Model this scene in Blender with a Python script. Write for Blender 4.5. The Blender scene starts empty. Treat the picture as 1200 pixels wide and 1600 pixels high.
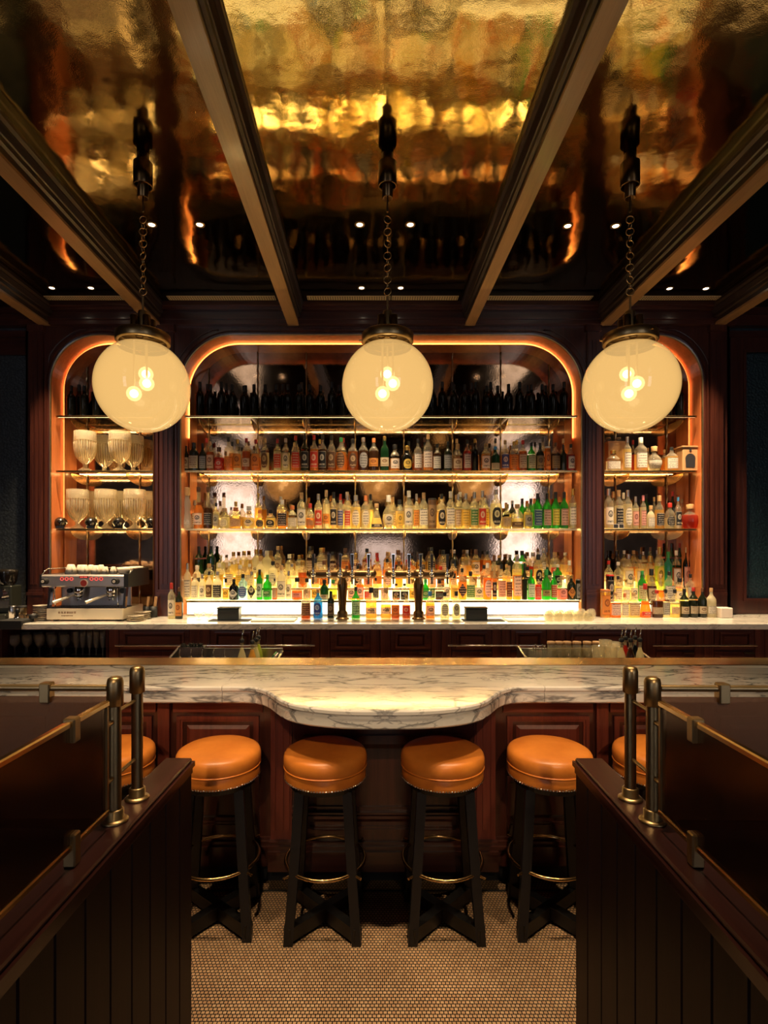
import bpy, math, random
from mathutils import Vector, Matrix
from mathutils.geometry import tessellate_polygon
random.seed(7)
PI = math.pi
SC = bpy.context.scene
COL = SC.collection

# ------------------------------------------------------------------ camera
F, VX, VY, EYE = 850.0, 585.0, 855.0, 1.77        # focal length in px, principal point, eye height
cam = bpy.data.cameras.new('camera'); camo = bpy.data.objects.new('camera', cam); COL.objects.link(camo)
cam.sensor_fit = 'VERTICAL'; cam.sensor_height = 36.0; cam.lens = F/1600*36.0
cam.shift_x = (600-VX)/1600; cam.shift_y = (VY-800)/1600
cam.clip_start = .02; cam.clip_end = 100
camo.location = (0, 0, EYE); camo.rotation_euler = (PI/2, 0, 0)
SC.camera = camo

# ------------------------------------------------------------------ world, lights, exposure
W = bpy.data.worlds.new('world'); SC.world = W; W.use_nodes = True
W.node_tree.nodes['Background'].inputs[0].default_value = (.9, .75, .6, 1)
W.node_tree.nodes['Background'].inputs[1].default_value = .0
SC.view_settings.view_transform = 'Standard'; SC.view_settings.look = 'None'
SC.view_settings.gamma = 1; SC.view_settings.use_curve_mapping = False
SC.view_settings.exposure = 0.0
cy = SC.cycles
cy.max_bounces = 10; cy.diffuse_bounces = 4; cy.glossy_bounces = 5; cy.transmission_bounces = 6
cy.transparent_max_bounces = 40; cy.caustics_reflective = False; cy.caustics_refractive = False
cy.sample_clamp_indirect = 4.0; cy.use_denoising = True; cy.blur_glossy = .3

SPOT_POWER = 75.0          # recessed downlights
def spot(loc, power, angle=70, blend=.6, col=(1, .72, .42), tilt=(0, 0)):
    l = bpy.data.lights.new('downlight_beam', 'SPOT'); l.energy = power; l.color = col
    l.spot_size = math.radians(angle); l.spot_blend = blend; l.shadow_soft_size = .03
    o = bpy.data.objects.new('downlight_beam', l); COL.objects.link(o); o.location = loc
    o.rotation_euler = (tilt[0], tilt[1], 0)
    return o

# ------------------------------------------------------------------ helpers
def X(px, Z): return (px-VX)*Z/F
def H(py, Z): return EYE-(py-VY)*Z/F

class MB:
    def __init__(s): s.v = []; s.f = []; s.uv = {}; s.sm = []
    def add(s, vs, fs, smooth=False):
        n = len(s.v); s.v += [tuple(p) for p in vs]
        for f in fs: s.f.append(tuple(i+n for i in f)); s.sm.append(smooth)
        return s
    def box(s, x0, x1, y0, y1, z0, z1):
        if x0 > x1: x0, x1 = x1, x0
        if y0 > y1: y0, y1 = y1, y0
        return s.add([(x, y, z) for z in (z0, z1) for y in (y0, y1) for x in (x0, x1)],
                     [(0,2,3,1),(4,5,7,6),(0,1,5,4),(2,6,7,3),(0,4,6,2),(1,3,7,5)])
    def bevbox(s, x0, x1, y0, y1, z0, z1, b):
        # box with all edges chamfered (24 verts)
        vs = []; idx = {}
        for i, x in enumerate((x0, x1)):
            for j, y in enumerate((y0, y1)):
                for k, z in enumerate((z0, z1)):
                    sx, sy, sz = (b, -b)[i], (b, -b)[j], (b, -b)[k]
                    for a, p in (('x', (x, y+sy, z+sz)), ('y', (x+sx, y, z+sz)), ('z', (x+sx, y+sy, z))):
                        idx[(i,j,k,a)] = len(vs); vs.append(p)
        g = lambda *t: idx[t]
        fs = []
        for i in (0,1): fs.append([g(i,0,0,'x'),g(i,1,0,'x'),g(i,1,1,'x'),g(i,0,1,'x')])
        for j in (0,1): fs.append([g(0,j,0,'y'),g(1,j,0,'y'),g(1,j,1,'y'),g(0,j,1,'y')])
        for k in (0,1): fs.append([g(0,0,k,'z'),g(1,0,k,'z'),g(1,1,k,'z'),g(0,1,k,'z')])
        for j in (0,1):
            for k in (0,1): fs.append([g(0,j,k,'y'),g(1,j,k,'y'),g(1,j,k,'z'),g(0,j,k,'z')])
        for i in (0,1):
            for k in (0,1): fs.append([g(i,0,k,'x'),g(i,1,k,'x'),g(i,1,k,'z'),g(i,0,k,'z')])
        for i in (0,1):
            for j in (0,1): fs.append([g(i,j,0,'x'),g(i,j,1,'x'),g(i,j,1,'y'),g(i,j,0,'y')])
        for i in (0,1):
            for j in (0,1):
                for k in (0,1): fs.append([g(i,j,k,'x'),g(i,j,k,'y'),g(i,j,k,'z')])
        return s.add(vs, fs)
    def lathe(s, prof, c=(0, 0, 0), seg=16, n=2.0, sx=1, sy=1, smooth=True, rot=0):
        vs = []; rings = []
        for r, z in prof:
            if r < 1e-6: rings.append([len(vs)]); vs.append((c[0], c[1], c[2]+z)); continue
            ring = []
            for i in range(seg):
                a = 2*PI*i/seg+rot; ca, sa = math.cos(a), math.sin(a)
                k = (abs(ca)**n+abs(sa)**n)**(-1/n) if n != 2 else 1
                ring.append(len(vs)); vs.append((c[0]+r*k*ca*sx, c[1]+r*k*sa*sy, c[2]+z))
            rings.append(ring)
        fs = []
        for a, b in zip(rings, rings[1:]):
            if len(a) == 1 and len(b) == 1: continue
            for i in range(seg):
                j = (i+1) % seg
                if len(a) == 1: fs.append((a[0], b[j], b[i]))
                elif len(b) == 1: fs.append((a[i], a[j], b[0]))
                else: fs.append((a[i], a[j], b[j], b[i]))
        return s.add(vs, fs, smooth)
    def cyl(s, p0, p1, r, seg=12, r1=None, caps=True, smooth=True):
        p0, p1 = Vector(p0), Vector(p1); r1 = r if r1 is None else r1
        d = (p1-p0).normalized(); u = d.orthogonal().normalized(); w = d.cross(u)
        vs = []
        for p, rr in ((p0, r), (p1, r1)):
            for i in range(seg):
                a = 2*PI*i/seg; vs.append(p+(u*math.cos(a)+w*math.sin(a))*rr)
        s.add(vs, [(i, (i+1) % seg, seg+(i+1) % seg, seg+i) for i in range(seg)], smooth)
        if caps: s.add(vs, [tuple(range(seg))[::-1], tuple(range(seg, 2*seg))])
        return s
    def tube(s, pts, r, seg=8, closed=False):
        pts = [Vector(p) for p in pts]; n = len(pts); vs = []; up = None
        for i, p in enumerate(pts):
            a = pts[i-1] if (closed or i) else p; b = pts[(i+1) % n] if (closed or i < n-1) else p
            d = (b-a).normalized()
            if up is None: up = d.orthogonal().normalized()
            u = (up-d*up.dot(d)).normalized(); up = u; w = d.cross(u)
            for k in range(seg):
                t = 2*PI*k/seg; vs.append(p+(u*math.cos(t)+w*math.sin(t))*r)
        fs = []
        for i in range(n if closed else n-1):
            for k in range(seg):
                a, b = i*seg, ((i+1) % n)*seg
                fs.append((a+k, a+(k+1) % seg, b+(k+1) % seg, b+k))
        if not closed: fs += [tuple(range(seg))[::-1], tuple(range((n-1)*seg, n*seg))]
        return s.add(vs, fs, True)
    def torus(s, c, R, r, axis='z', seg=32, sub=8):
        pts = []
        for i in range(seg):
            a = 2*PI*i/seg; ca, sa = R*math.cos(a), R*math.sin(a)
            pts.append({'z': (c[0]+ca, c[1]+sa, c[2]), 'y': (c[0]+ca, c[1], c[2]+sa), 'x': (c[0], c[1]+ca, c[2]+sa)}[axis])
        return s.tube(pts, r, sub, True)
    def prism(s, poly, z0, z1):                      # polygon in x,y extruded in z
        n = len(poly)
        return s.add([(x, y, z0) for x, y in poly]+[(x, y, z1) for x, y in poly],
                     [tuple(range(n))[::-1], tuple(range(n, 2*n))]+[(i, (i+1) % n, n+(i+1) % n, n+i) for i in range(n)])
    def prism_x(s, poly, x0, x1):                    # polygon in y,z extruded in x
        n = len(poly)
        return s.add([(x0, y, z) for y, z in poly]+[(x1, y, z) for y, z in poly],
                     [tuple(range(n))[::-1], tuple(range(n, 2*n))]+[(i, (i+1) % n, n+(i+1) % n, n+i) for i in range(n)])
    def prism_y(s, poly, y0, y1):                    # polygon in x,z extruded in y
        n = len(poly)
        return s.add([(x, y0, z) for x, z in poly]+[(x, y1, z) for x, z in poly],
                     [tuple(range(n)), tuple(range(n, 2*n))[::-1]]+[(i, n+i, n+(i+1) % n, (i+1) % n) for i in range(n)])
    def raised(s, x0, x1, z0, z1, y, d, b):          # raised field with sloping sides on a plane facing -y
        vs = [(x0,y,z0),(x1,y,z0),(x1,y,z1),(x0,y,z1),(x0+b,y-d,z0+b),(x1-b,y-d,z0+b),(x1-b,y-d,z1-b),(x0+b,y-d,z1-b)]
        return s.add(vs, [(4,5,6,7),(0,1,5,4),(1,2,6,5),(2,3,7,6),(3,0,4,7)])
    def frame(s, x0, x1, z0, z1, w, y0, y1, b=0):    # picture-frame moulding, y0 = front
        for (a, c, e, g) in ((x0, x1, z0, z0+w), (x0, x1, z1-w, z1), (x0, x0+w, z0+w, z1-w), (x1-w, x1, z0+w, z1-w)):
            s.box(a, c, y0, y1, e, g)
        return s
    def mesh(s, name):
        m = bpy.data.meshes.new(name); m.from_pydata(s.v, [], s.f)
        m.polygons.foreach_set('use_smooth', s.sm); m.update(); return m
    def build(s, name, mat, parent=None, loc=(0, 0, 0), rz=0, smooth_fix=True):
        m = s.mesh(name); m.materials.append(mat)
        return link(name, m, parent, loc, rz)

def link(name, data, parent=None, loc=(0, 0, 0), rz=0):
    o = bpy.data.objects.new(name, data); COL.objects.link(o); o.parent = parent
    o.location = loc; o.rotation_euler = (0, 0, rz); return o
def empty(name, loc, label=None, cat=None, group=None, rz=0, parent=None):
    o = link(name, None, parent, loc, rz); o.empty_display_size = .05
    return tag(o, label, cat, group)
def tag(o, label=None, cat=None, group=None, kind=None):
    if label: o['label'] = label
    if cat: o['category'] = cat
    if group: o['group'] = group
    if kind: o['kind'] = kind
    return o
def struct(o): o['kind'] = 'structure'; return o
def inst(name, mesh, mat, parent=None, loc=(0, 0, 0), scale=(1, 1, 1), rz=0):   # shared mesh, own material
    o = link(name, mesh, parent, loc, rz); o.scale = scale
    if not mesh.materials: mesh.materials.append(None)
    o.material_slots[0].link = 'OBJECT'; o.material_slots[0].material = mat
    return o
def copy_tree(o, parent=None):
    c = o.copy(); COL.objects.link(c); c.parent = parent
    for ch in list(o.children): copy_tree(ch, c)
    return c
def text(body, size, mat, parent, loc, rot=(PI/2, 0, 0), name='lettering', align='CENTER'):
    cu = bpy.data.curves.new('lettering', 'FONT'); cu.body = body; cu.size = size
    cu.align_x = align; cu.align_y = 'CENTER'; cu.resolution_u = 2
    t = bpy.data.objects.new('tmp', cu); COL.objects.link(t)
    m = bpy.data.meshes.new_from_object(t.evaluated_get(bpy.context.evaluated_depsgraph_get()))
    bpy.data.objects.remove(t); bpy.data.curves.remove(cu)
    m.materials.clear(); m.materials.append(mat)
    o = link(name, m, parent, loc); o.rotation_euler = rot; return o
def ordinal(n): return '%d%s' % (n, 'th' if 10 <= n % 100 <= 20 else {1: 'st', 2: 'nd', 3: 'rd'}.get(n % 10, 'th'))

# ------------------------------------------------------------------ materials
class NT:
    def __init__(s, name):
        s.m = bpy.data.materials.new(name); s.m.use_nodes = True; s.t = s.m.node_tree; s.t.nodes.clear()
        s.out = s.n('ShaderNodeOutputMaterial')
    def n(s, typ, ins=None, **kw):
        k = s.t.nodes.new(typ)
        for a, v in kw.items(): setattr(k, a, v)
        for a, v in (ins or {}).items(): s.set(k.inputs[a], v)
        return k
    def set(s, sock, v):
        if isinstance(v, bpy.types.NodeSocket): s.t.links.new(v, sock)
        elif isinstance(v, bpy.types.Node): s.t.links.new(v.outputs[0], sock)
        else:
            if isinstance(v, (tuple, list)) and len(v) == 3 and sock.type == 'RGBA': v = (*v, 1)
            sock.default_value = v
    def math(s, op, a, b=0.0, c=0.0): return s.n('ShaderNodeMath', {0: a, 1: b, 2: c}, operation=op)
    def ramp(s, fac, stops):
        r = s.n('ShaderNodeValToRGB', {0: fac}); e = r.color_ramp.elements
        while len(e) < len(stops): e.new(.5)
        for k, (p, c) in zip(e, stops): k.position = p; k.color = (*c, 1) if len(c) == 3 else c
        return r
    def coords(s, scale=(1, 1, 1), kind='Object'):
        tc = s.n('ShaderNodeTexCoord'); mp = s.n('ShaderNodeMapping', {0: tc.outputs[kind], 3: scale}); return mp
    def noise(s, vec, scale, detail=3, rough=.5, dist=0):
        return s.n('ShaderNodeTexNoise', {'Vector': vec, 'Scale': scale, 'Detail': detail, 'Roughness': rough, 'Distortion': dist})
    def bump(s, h, strength=.2, dist=.01): return s.n('ShaderNodeBump', {'Height': h, 'Strength': strength, 'Distance': dist})
    def pbsdf(s, **kw):
        k = s.n('ShaderNodeBsdfPrincipled')
        for a, v in kw.items(): s.set(k.inputs[a.replace('_', ' ')], v)
        return k
    def fresnel(s, ior, nrm=None):          # thin wall: same reflection from either side
        bf = s.n('ShaderNodeNewGeometry').outputs['Backfacing']
        i = s.math('ADD', s.math('MULTIPLY', bf, 1/ior-ior), ior)
        k = s.n('ShaderNodeFresnel', {0: i})
        if nrm is not None: s.set(k.inputs[1], nrm)
        return k
    def done(s, sh): s.t.links.new(sh.outputs[0], s.out.inputs[0]); return s.m
    def mix(s, f, a, b): return s.n('ShaderNodeMixShader', {0: f, 1: a, 2: b})

def plain(name, col, rough=.5, metal=0, spec=.5, bump=0, bscale=60, coat=0):
    t = NT(name); kw = {}
    if bump:
        kw['Normal'] = t.bump(t.noise(t.coords(), bscale, 3), bump, .002)
    return t.done(t.pbsdf(Base_Color=col, Roughness=rough, Metallic=metal, Specular_IOR_Level=spec, Coat_Weight=coat, Coat_Roughness=.1, **kw))
def emit(name, col, s):
    t = NT(name); return t.done(t.n('ShaderNodeEmission', {0: col, 1: s}))
def wood(name, c0, c1, axis='z', rough=.28, coat=.3, grain=1.0, spec=.5):
    t = NT(name); sc = {'x': (1.2, 22, 22), 'y': (22, 1.2, 22), 'z': (22, 22, 1.2)}[axis]
    co = t.coords(sc); a = t.noise(co, 1.0*grain, 5, .6, .6); b = t.noise(co, 6*grain, 3, .6)
    f = t.math('ADD', t.math('MULTIPLY', a, .7), t.math('MULTIPLY', b, .3))
    r = t.ramp(f, [(.34, c0), (.66, c1)])
    return t.done(t.pbsdf(Base_Color=r.outputs[0], Roughness=rough, Specular_IOR_Level=spec, Coat_Weight=coat, Coat_Roughness=.12, Normal=t.bump(b, .06, .002)))

M = {}
M['mah'] = wood('mahogany', (.028, .007, .005), (.075, .02, .012))
M['mah_x'] = wood('mahogany_horizontal', (.028, .007, .005), (.075, .02, .012), 'x')
M['mah_lit'] = wood('mahogany_red_lit', (.09, .014, .009), (.20, .040, .020), 'z', .4, .08)  # brighter mahogany copy; light on the upper bar front is in its colour
M['mah_lit_x'] = wood('mahogany_red_lit_horizontal', (.09, .014, .009), (.20, .040, .020), 'x', .4, .08)
M['mah_cab'] = wood('cabinet_mahogany', (.055, .014, .009), (.19, .055, .028)); M['mah_cab_x'] = wood('cabinet_mahogany_horizontal', (.055, .014, .009), (.19, .055, .028), 'x')
M['cherry'] = wood('arch_lining_wood', (.42, .115, .036), (.62, .195, .062))
M['dark'] = wood('partition_wood', (.005, .0016, .0016), (.013, .0035, .003), 'z', .5, 0, 1.0, .18)
M['darky'] = wood('partition_cap_wood', (.018, .0045, .004), (.042, .011, .009), 'y', .28, .15, 1.0, .4)
M['beam'] = wood('beam_wood', (.22, .12, .045), (.34, .19, .08), 'y', .35, .2)
M['beamd'] = wood('beam_side_wood', (.012, .006, .004), (.028, .014, .008), 'y', .45, 0)
M['black'] = plain('black_lacquer_wood', (.003, .0025, .0025), .45, bump=.05)
M['matte_black'] = plain('matte_black', (.01, .01, .01), .6)
M['rubber'] = plain('black_rubber', (.012, .012, .012), .8)
def brass(name, col, rough, bump=.0, bscale=200):
    t = NT(name); nz = t.noise(t.coords(), 14, 3)
    r = t.ramp(nz, [(.3, tuple(c*.75 for c in col)), (.7, col)])
    kw = {'Normal': t.bump(t.noise(t.coords((1, 1, 30)), bscale, 2), bump, .001)} if bump else {}
    return t.done(t.pbsdf(Base_Color=r.outputs[0], Metallic=1.0, Roughness=rough, **kw))
M['brass'] = brass('brass', (.62, .40, .17), .22)
M['brass_old'] = brass('aged_brass', (.36, .25, .12), .36, .05)
M['brass_tap'] = brass('dark_brass', (.17, .10, .045), .30)
M['panel_steel'] = plain('polished_steel_panel', (.62, .55, .51), .3, .7)
M['chrome'] = plain('chrome', (.75, .73, .70), .12, 1)
M['steel'] = plain('brushed_steel', (.5, .47, .44), .25, 1)
M['rod'] = brass('rod_brass', (.45, .32, .17), .3)
def lacquer():
    t = NT('lacquer_ceiling'); co = t.coords()
    big = t.noise(co, 2.2, 2, .5); mid = t.noise(co, 9, 2); fine = t.noise(co, 170, 2)
    h = t.math('ADD', t.math('MULTIPLY', big, .9), t.math('ADD', t.math('MULTIPLY', mid, .10), t.math('MULTIPLY', fine, .011)))
    return t.done(t.pbsdf(Base_Color=(.235, .178, .075), Metallic=1.0, Roughness=.065, Normal=t.bump(h, .32, .03)))
M['lacquer'] = lacquer()
def mirror():
    t = NT('antique_mirror'); co = t.coords()
    n = t.noise(co, 60, 2); r = t.ramp(t.noise(co, 3.5, 4, .6), [(.35, (.30, .19, .12)), (.7, (.56, .38, .27))])
    return t.done(t.pbsdf(Base_Color=r.outputs[0], Metallic=1.0, Roughness=.07, Normal=t.bump(n, .10, .002)))
M['mirror'] = mirror()
def marble(name, warm=(.80, .76, .70), ink=(.10, .10, .11), book=None, scale=1.0, amount=1.0, rough=.12):
    t = NT(name); tc = t.n('ShaderNodeTexCoord'); v = tc.outputs['Object']
    if book is not None:
        sp = t.n('ShaderNodeSeparateXYZ', {0: v}); ax = t.math('ABSOLUTE', t.math('SUBTRACT', sp.outputs[0], book))
        v = t.n('ShaderNodeCombineXYZ', {0: ax, 1: sp.outputs[1], 2: sp.outputs[2]})
    mp = t.n('ShaderNodeMapping', {0: v, 2: (.3, .2, .45), 3: (.75*scale, 2.4*scale, 2.0*scale)})
    def vein(sc, w, det, dist):
        n = t.noise(mp, sc, det, .55, dist)
        a = t.math('ABSOLUTE', t.math('SUBTRACT', n, .5))
        return t.math('SUBTRACT', 1.0, t.math('DIVIDE', a, w), 0)
    v1 = t.n('ShaderNodeClamp', {0: vein(1.7, .028, 6, 1.1)}); v2 = t.n('ShaderNodeClamp', {0: vein(4.5, .02, 4, .8)})
    msk = t.ramp(t.noise(mp, 1.3, 2), [(.42, (0, 0, 0)), (.6, (1, 1, 1))])
    cl = t.ramp(t.noise(mp, 2.2, 5, .6), [(.35, (.55, .55, .55)), (.62, (1, 1, 1))])
    f = t.math('MAXIMUM', t.math('MULTIPLY', v1, .85*amount), t.math('MULTIPLY', t.math('MULTIPLY', v2, .7*amount), msk))
    base = t.n('ShaderNodeMix', {0: .45, 6: (*warm, 1), 7: cl.outputs[0]}, data_type='RGBA', blend_type='MULTIPLY')
    c = t.n('ShaderNodeMix', {0: f, 6: base.outputs[2], 7: (*ink, 1)}, data_type='RGBA')
    return t.done(t.pbsdf(Base_Color=c.outputs[2], Roughness=rough, Coat_Weight=.4, Coat_Roughness=.06))
M['marble'] = marble('bar_marble', book=.045)
M['marble_back'] = marble('counter_marble', (.80, .75, .66), amount=.6, scale=1.6, rough=.2)
def leather():
    t = NT('tan_leather'); co = t.coords()
    r = t.ramp(t.noise(co, 7, 4, .6), [(.3, (.54, .155, .02)), (.7, (.72, .24, .036))])
    return t.done(t.pbsdf(Base_Color=r.outputs[0], Roughness=.36, Specular_IOR_Level=.5, Normal=t.bump(t.noise(co, 220, 3), .12, .002)))
M['leather'] = leather()
def tilefloor():
    t = NT('mosaic_floor'); tc = t.n('ShaderNodeTexCoord'); mp = t.n('ShaderNodeMapping', {0: tc.outputs['Object'], 3: (1, 1, 1)})
    b = t.n('ShaderNodeTexBrick', {'Vector': mp, 'Color1': (.55, .33, .17, 1), 'Color2': (.72, .48, .27, 1), 'Mortar': (.012, .009, .007, 1),
            'Scale': 1.0, 'Mortar Size': .0022, 'Mortar Smooth': .15, 'Bias': -.1, 'Brick Width': .0165, 'Row Height': .0155}, offset=.5)
    dirt = t.ramp(t.noise(mp, 2.5, 4), [(.3, (.62, .6, .58)), (.7, (1, 1, 1))])
    c = t.n('ShaderNodeMix', {0: 1.0, 6: b.outputs[0], 7: dirt.outputs[0]}, data_type='RGBA', blend_type='MULTIPLY')
    inv = t.math('SUBTRACT', 1.0, b.outputs[1])
    return t.done(t.pbsdf(Base_Color=c.outputs[2], Roughness=.45, Normal=t.bump(inv, .5, .002)))
M['tile'] = tilefloor()
def embossed(name, c0, c1):
    t = NT(name); co = t.coords()
    vo = t.n('ShaderNodeTexVoronoi', {'Vector': co, 'Scale': 45}); n = t.noise(co, 60, 4)
    r = t.ramp(vo.outputs[0], [(.1, c1), (.6, c0)])
    h = t.math('ADD', vo.outputs[0], t.math('MULTIPLY', n, .6))
    return t.done(t.pbsdf(Base_Color=r.outputs[0], Roughness=.4, Normal=t.bump(h, .45, .006)))
M['emboss_l'] = embossed('embossed_wallcovering', (.016, .020, .024), (.040, .046, .050))
M['emboss_r'] = embossed('teal_wallcovering', (.006, .016, .022), (.010, .032, .038))
M['plaster'] = plain('dim_plaster', (.05, .03, .02), .7)
M['cream'] = plain('cream_enamel', (.80, .70, .52), .35)
M['china'] = plain('cream_china', (.82, .72, .55), .25, coat=.3)
M['paper'] = plain('white_card', (.78, .68, .60), .6)
M['led'] = emit('warm_led_panel', (1.0, .80, .46), 6.0)
M['led_soft'] = emit('warm_led_strip', (1.0, .72, .27), 210.0)
M['led_arch'] = emit('amber_arch_led', (1.0, .36, .08), 21.0)
M['led_under_dim'] = emit('under_shelf_led_dim', (1.0, .70, .34), 8.0)
M['led_under'] = emit('under_shelf_led', (1.0, .70, .34), 22.0)
M['led_mid'] = emit('warm_led_strip_dim', (1.0, .55, .18), 26.0)
M['led_gob'] = emit('warm_led_strip_goblets', (1.0, .68, .30), 60.0)
M['led_top'] = emit('lit_acrylic_step', (1.0, .78, .36), 5.0)
M['led_riser'] = emit('lit_acrylic_riser', (1.0, .76, .34), 4.0)
M['led_red'] = emit('red_button_glow', (1.0, .12, .08), .9)
M['spotface'] = emit('downlight_lens', (1.0, .82, .58), 9.0)
M['bulb'] = emit('bulb_filament_glow', (1.0, .86, .55), 14.0)
def halo():
    t = NT('bulb_halo_glow')  # soft glow round a bulb, made as a faint emitting shell
    return t.done(t.mix(.75, t.n('ShaderNodeEmission', {0: (1.0, .78, .40, 1), 1: 6.0}), t.n('ShaderNodeBsdfTransparent')))
M['halo'] = halo()
M['window'] = emit('daylight_window', (.86, .88, 1.0), 4.4)
M['window_dim'] = emit('shaded_daylight_window', (.86, .88, 1.0), 1.5)
M['vent'] = plain('vent_paint', (.55, .42, .25), .5)
M['skull'] = plain('black_glass', (.012, .010, .008), .12, spec=.8)
M['ceramic_w'] = plain('white_ceramic', (.75, .68, .6), .3)
M['ink'] = plain('ink_black', (.012, .012, .016), .6)
M['ink_r'] = plain('ink_red', (.35, .03, .02), .6)
M['ink_b'] = plain('ink_brown', (.25, .13, .05), .6)
M['boxwood'] = wood('pale_box_wood', (.36, .19, .08), (.55, .33, .15), 'z', .5, 0)
M['graphite'] = plain('graphite_plastic', (.016, .018, .012), .4)
M['grille'] = plain('perforated_steel', (.35, .30, .24), .35, 1)

def glassy(name, col, trans=.75, body=.12, rough=.04, ior=1.45, glow=None):
    # thin-walled tinted glass: transmits light along straight lines, a little scatters in the liquid
    t = NT(name)
    tr = t.n('ShaderNodeBsdfTransparent', {0: col}); tl = t.n('ShaderNodeBsdfTranslucent', {0: col}); df = t.n('ShaderNodeBsdfDiffuse', {0: col})
    bd = t.mix(.3, tl, df); a = t.mix(1-trans, tr, bd)
    gl = t.n('ShaderNodeBsdfGlossy', {0: (1, 1, 1, 1), 1: rough}); fr = t.fresnel(ior)
    return t.done(t.mix(fr, a, gl))
M['glass'] = glassy('clear_glass', (.95, .93, .86), .88)
M['crystal'] = glassy('cut_crystal', (.95, .88, .72), .62, rough=.08, ior=1.6)
def goblet_mat():
    t = NT('cut_crystal_goblet'); tc = t.n('ShaderNodeTexCoord'); sp = t.n('ShaderNodeSeparateXYZ', {0: tc.outputs['Object']})
    ang = t.math('ARCTAN2', sp.outputs[1], sp.outputs[0])
    h = t.math('SINE', t.math('MULTIPLY', ang, 26.0))
    up = t.math('GREATER_THAN', sp.outputs[2], .285)
    dia = t.math('MULTIPLY', t.math('SINE', t.math('ADD', t.math('MULTIPLY', ang, 30), t.math('MULTIPLY', sp.outputs[2], 300))),
                 t.math('SINE', t.math('SUBTRACT', t.math('MULTIPLY', ang, 30), t.math('MULTIPLY', sp.outputs[2], 300))))
    hh = t.n('ShaderNodeMix', {0: up, 2: h, 3: dia})
    bp = t.bump(hh.outputs[0], .6, .006)
    tr = t.n('ShaderNodeBsdfTransparent', {0: (.95, .9, .78, 1)})
    tl = t.n('ShaderNodeBsdfTranslucent', {0: (1, .86, .55, 1), 1: bp}); df = t.n('ShaderNodeBsdfDiffuse', {0: (1, .9, .68, 1), 2: bp})
    gl = t.n('ShaderNodeBsdfGlossy', {0: (1, .95, .85, 1), 1: .08, 'Normal': bp}); fr = t.fresnel(1.7, bp)
    f = t.math('ADD', t.math('MULTIPLY', up, .16), t.math('ADD', .24, t.math('MULTIPLY', hh.outputs[0], .18)))
    return t.done(t.mix(fr, t.mix(f, tr, t.mix(.5, tl, df)), gl))
M['goblet'] = goblet_mat()
def shelfglass():
    t = NT('shelf_glass'); tr = t.n('ShaderNodeBsdfTransparent', {0: (.90, .88, .78, 1)}); gl = t.n('ShaderNodeBsdfGlossy', {0: (.95, .80, .55, 1), 1: .10})
    return t.done(t.mix(.35, tr, gl))
M['shelf'] = shelfglass()
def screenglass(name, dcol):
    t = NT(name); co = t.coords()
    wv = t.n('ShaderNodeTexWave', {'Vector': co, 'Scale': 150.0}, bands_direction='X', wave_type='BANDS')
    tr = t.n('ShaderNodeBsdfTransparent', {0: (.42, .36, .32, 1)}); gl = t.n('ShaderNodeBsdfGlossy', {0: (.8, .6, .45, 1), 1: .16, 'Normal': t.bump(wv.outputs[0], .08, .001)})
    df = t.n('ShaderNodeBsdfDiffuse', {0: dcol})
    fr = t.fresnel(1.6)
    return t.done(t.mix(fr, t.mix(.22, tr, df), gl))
M['screen'] = screenglass('smoked_screen_glass', (.035, .016, .010, 1)); M['screen_warm_refl'] = screenglass('screen_glass_warm_reflection', (.60, .28, .14, 1))  # the cross pane's warm reflection is put into its diffuse colour
def globe_mat():
    t = NT('opal_globe_glass')
    e = t.n('ShaderNodeEmission', {0: (1.0, .60, .20, 1), 1: 1.02}); tr = t.n('ShaderNodeBsdfTransparent', {0: (1, .9, .72, 1)})
    gl = t.n('ShaderNodeBsdfGlossy', {0: (1, 1, 1, 1), 1: .04}); fr = t.fresnel(1.4)
    return t.done(t.mix(fr, t.mix(.30, e, tr), gl))
M['globe'] = globe_mat()

# ================================================================== the room
ZW, ZM, HC = 5.15, 5.55, 4.05          # millwork face, mirror plane, ceiling height
CT = 1.12                              # back counter top
XL, XR, ZB = -5.0, 5.1, -5.0
fl = struct(MB().box(XL, XR, ZB, 5.75, -.06, 0).build('floor', M['tile']))
# dark border line of the mosaic in front of the bar
MB().box(-3.2, 3.3, 2.795, 2.812, 0, .0008).build('border_line', M['matte_black'], fl)

BD = (-7/850.)                          # beams run to the upper part's own vanishing point
def bx(x, z): return x+BD*(z-ZW)
beamsX = [(-3.15, -3.05), (-2.115, -2.01), (-.815, -.71), (.85, .945), (2.12, 2.225), (3.19, 3.29)]
ce = struct(MB().box(XL, XR, ZB, 5.75, HC, HC+.08).build('ceiling', M['beamd']))
edges = [XL]+[v for a, b in beamsX for v in ((a+b)/2,)]+[XR]
for a, b in zip(edges, edges[1:]):      # one lacquered panel per bay
    p = [(bx(a, ZB), ZB), (bx(b, ZB), ZB), (b, 5.15), (a, 5.15)]
    if a == XL: p[0] = (XL, ZB); p[3] = (XL, 5.15)
    if b == XR: p[1] = (XR, ZB); p[2] = (XR, 5.15)
    MB().prism(p, HC-.004, HC).build('ceiling_panel', M['lacquer'], ce)
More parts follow.
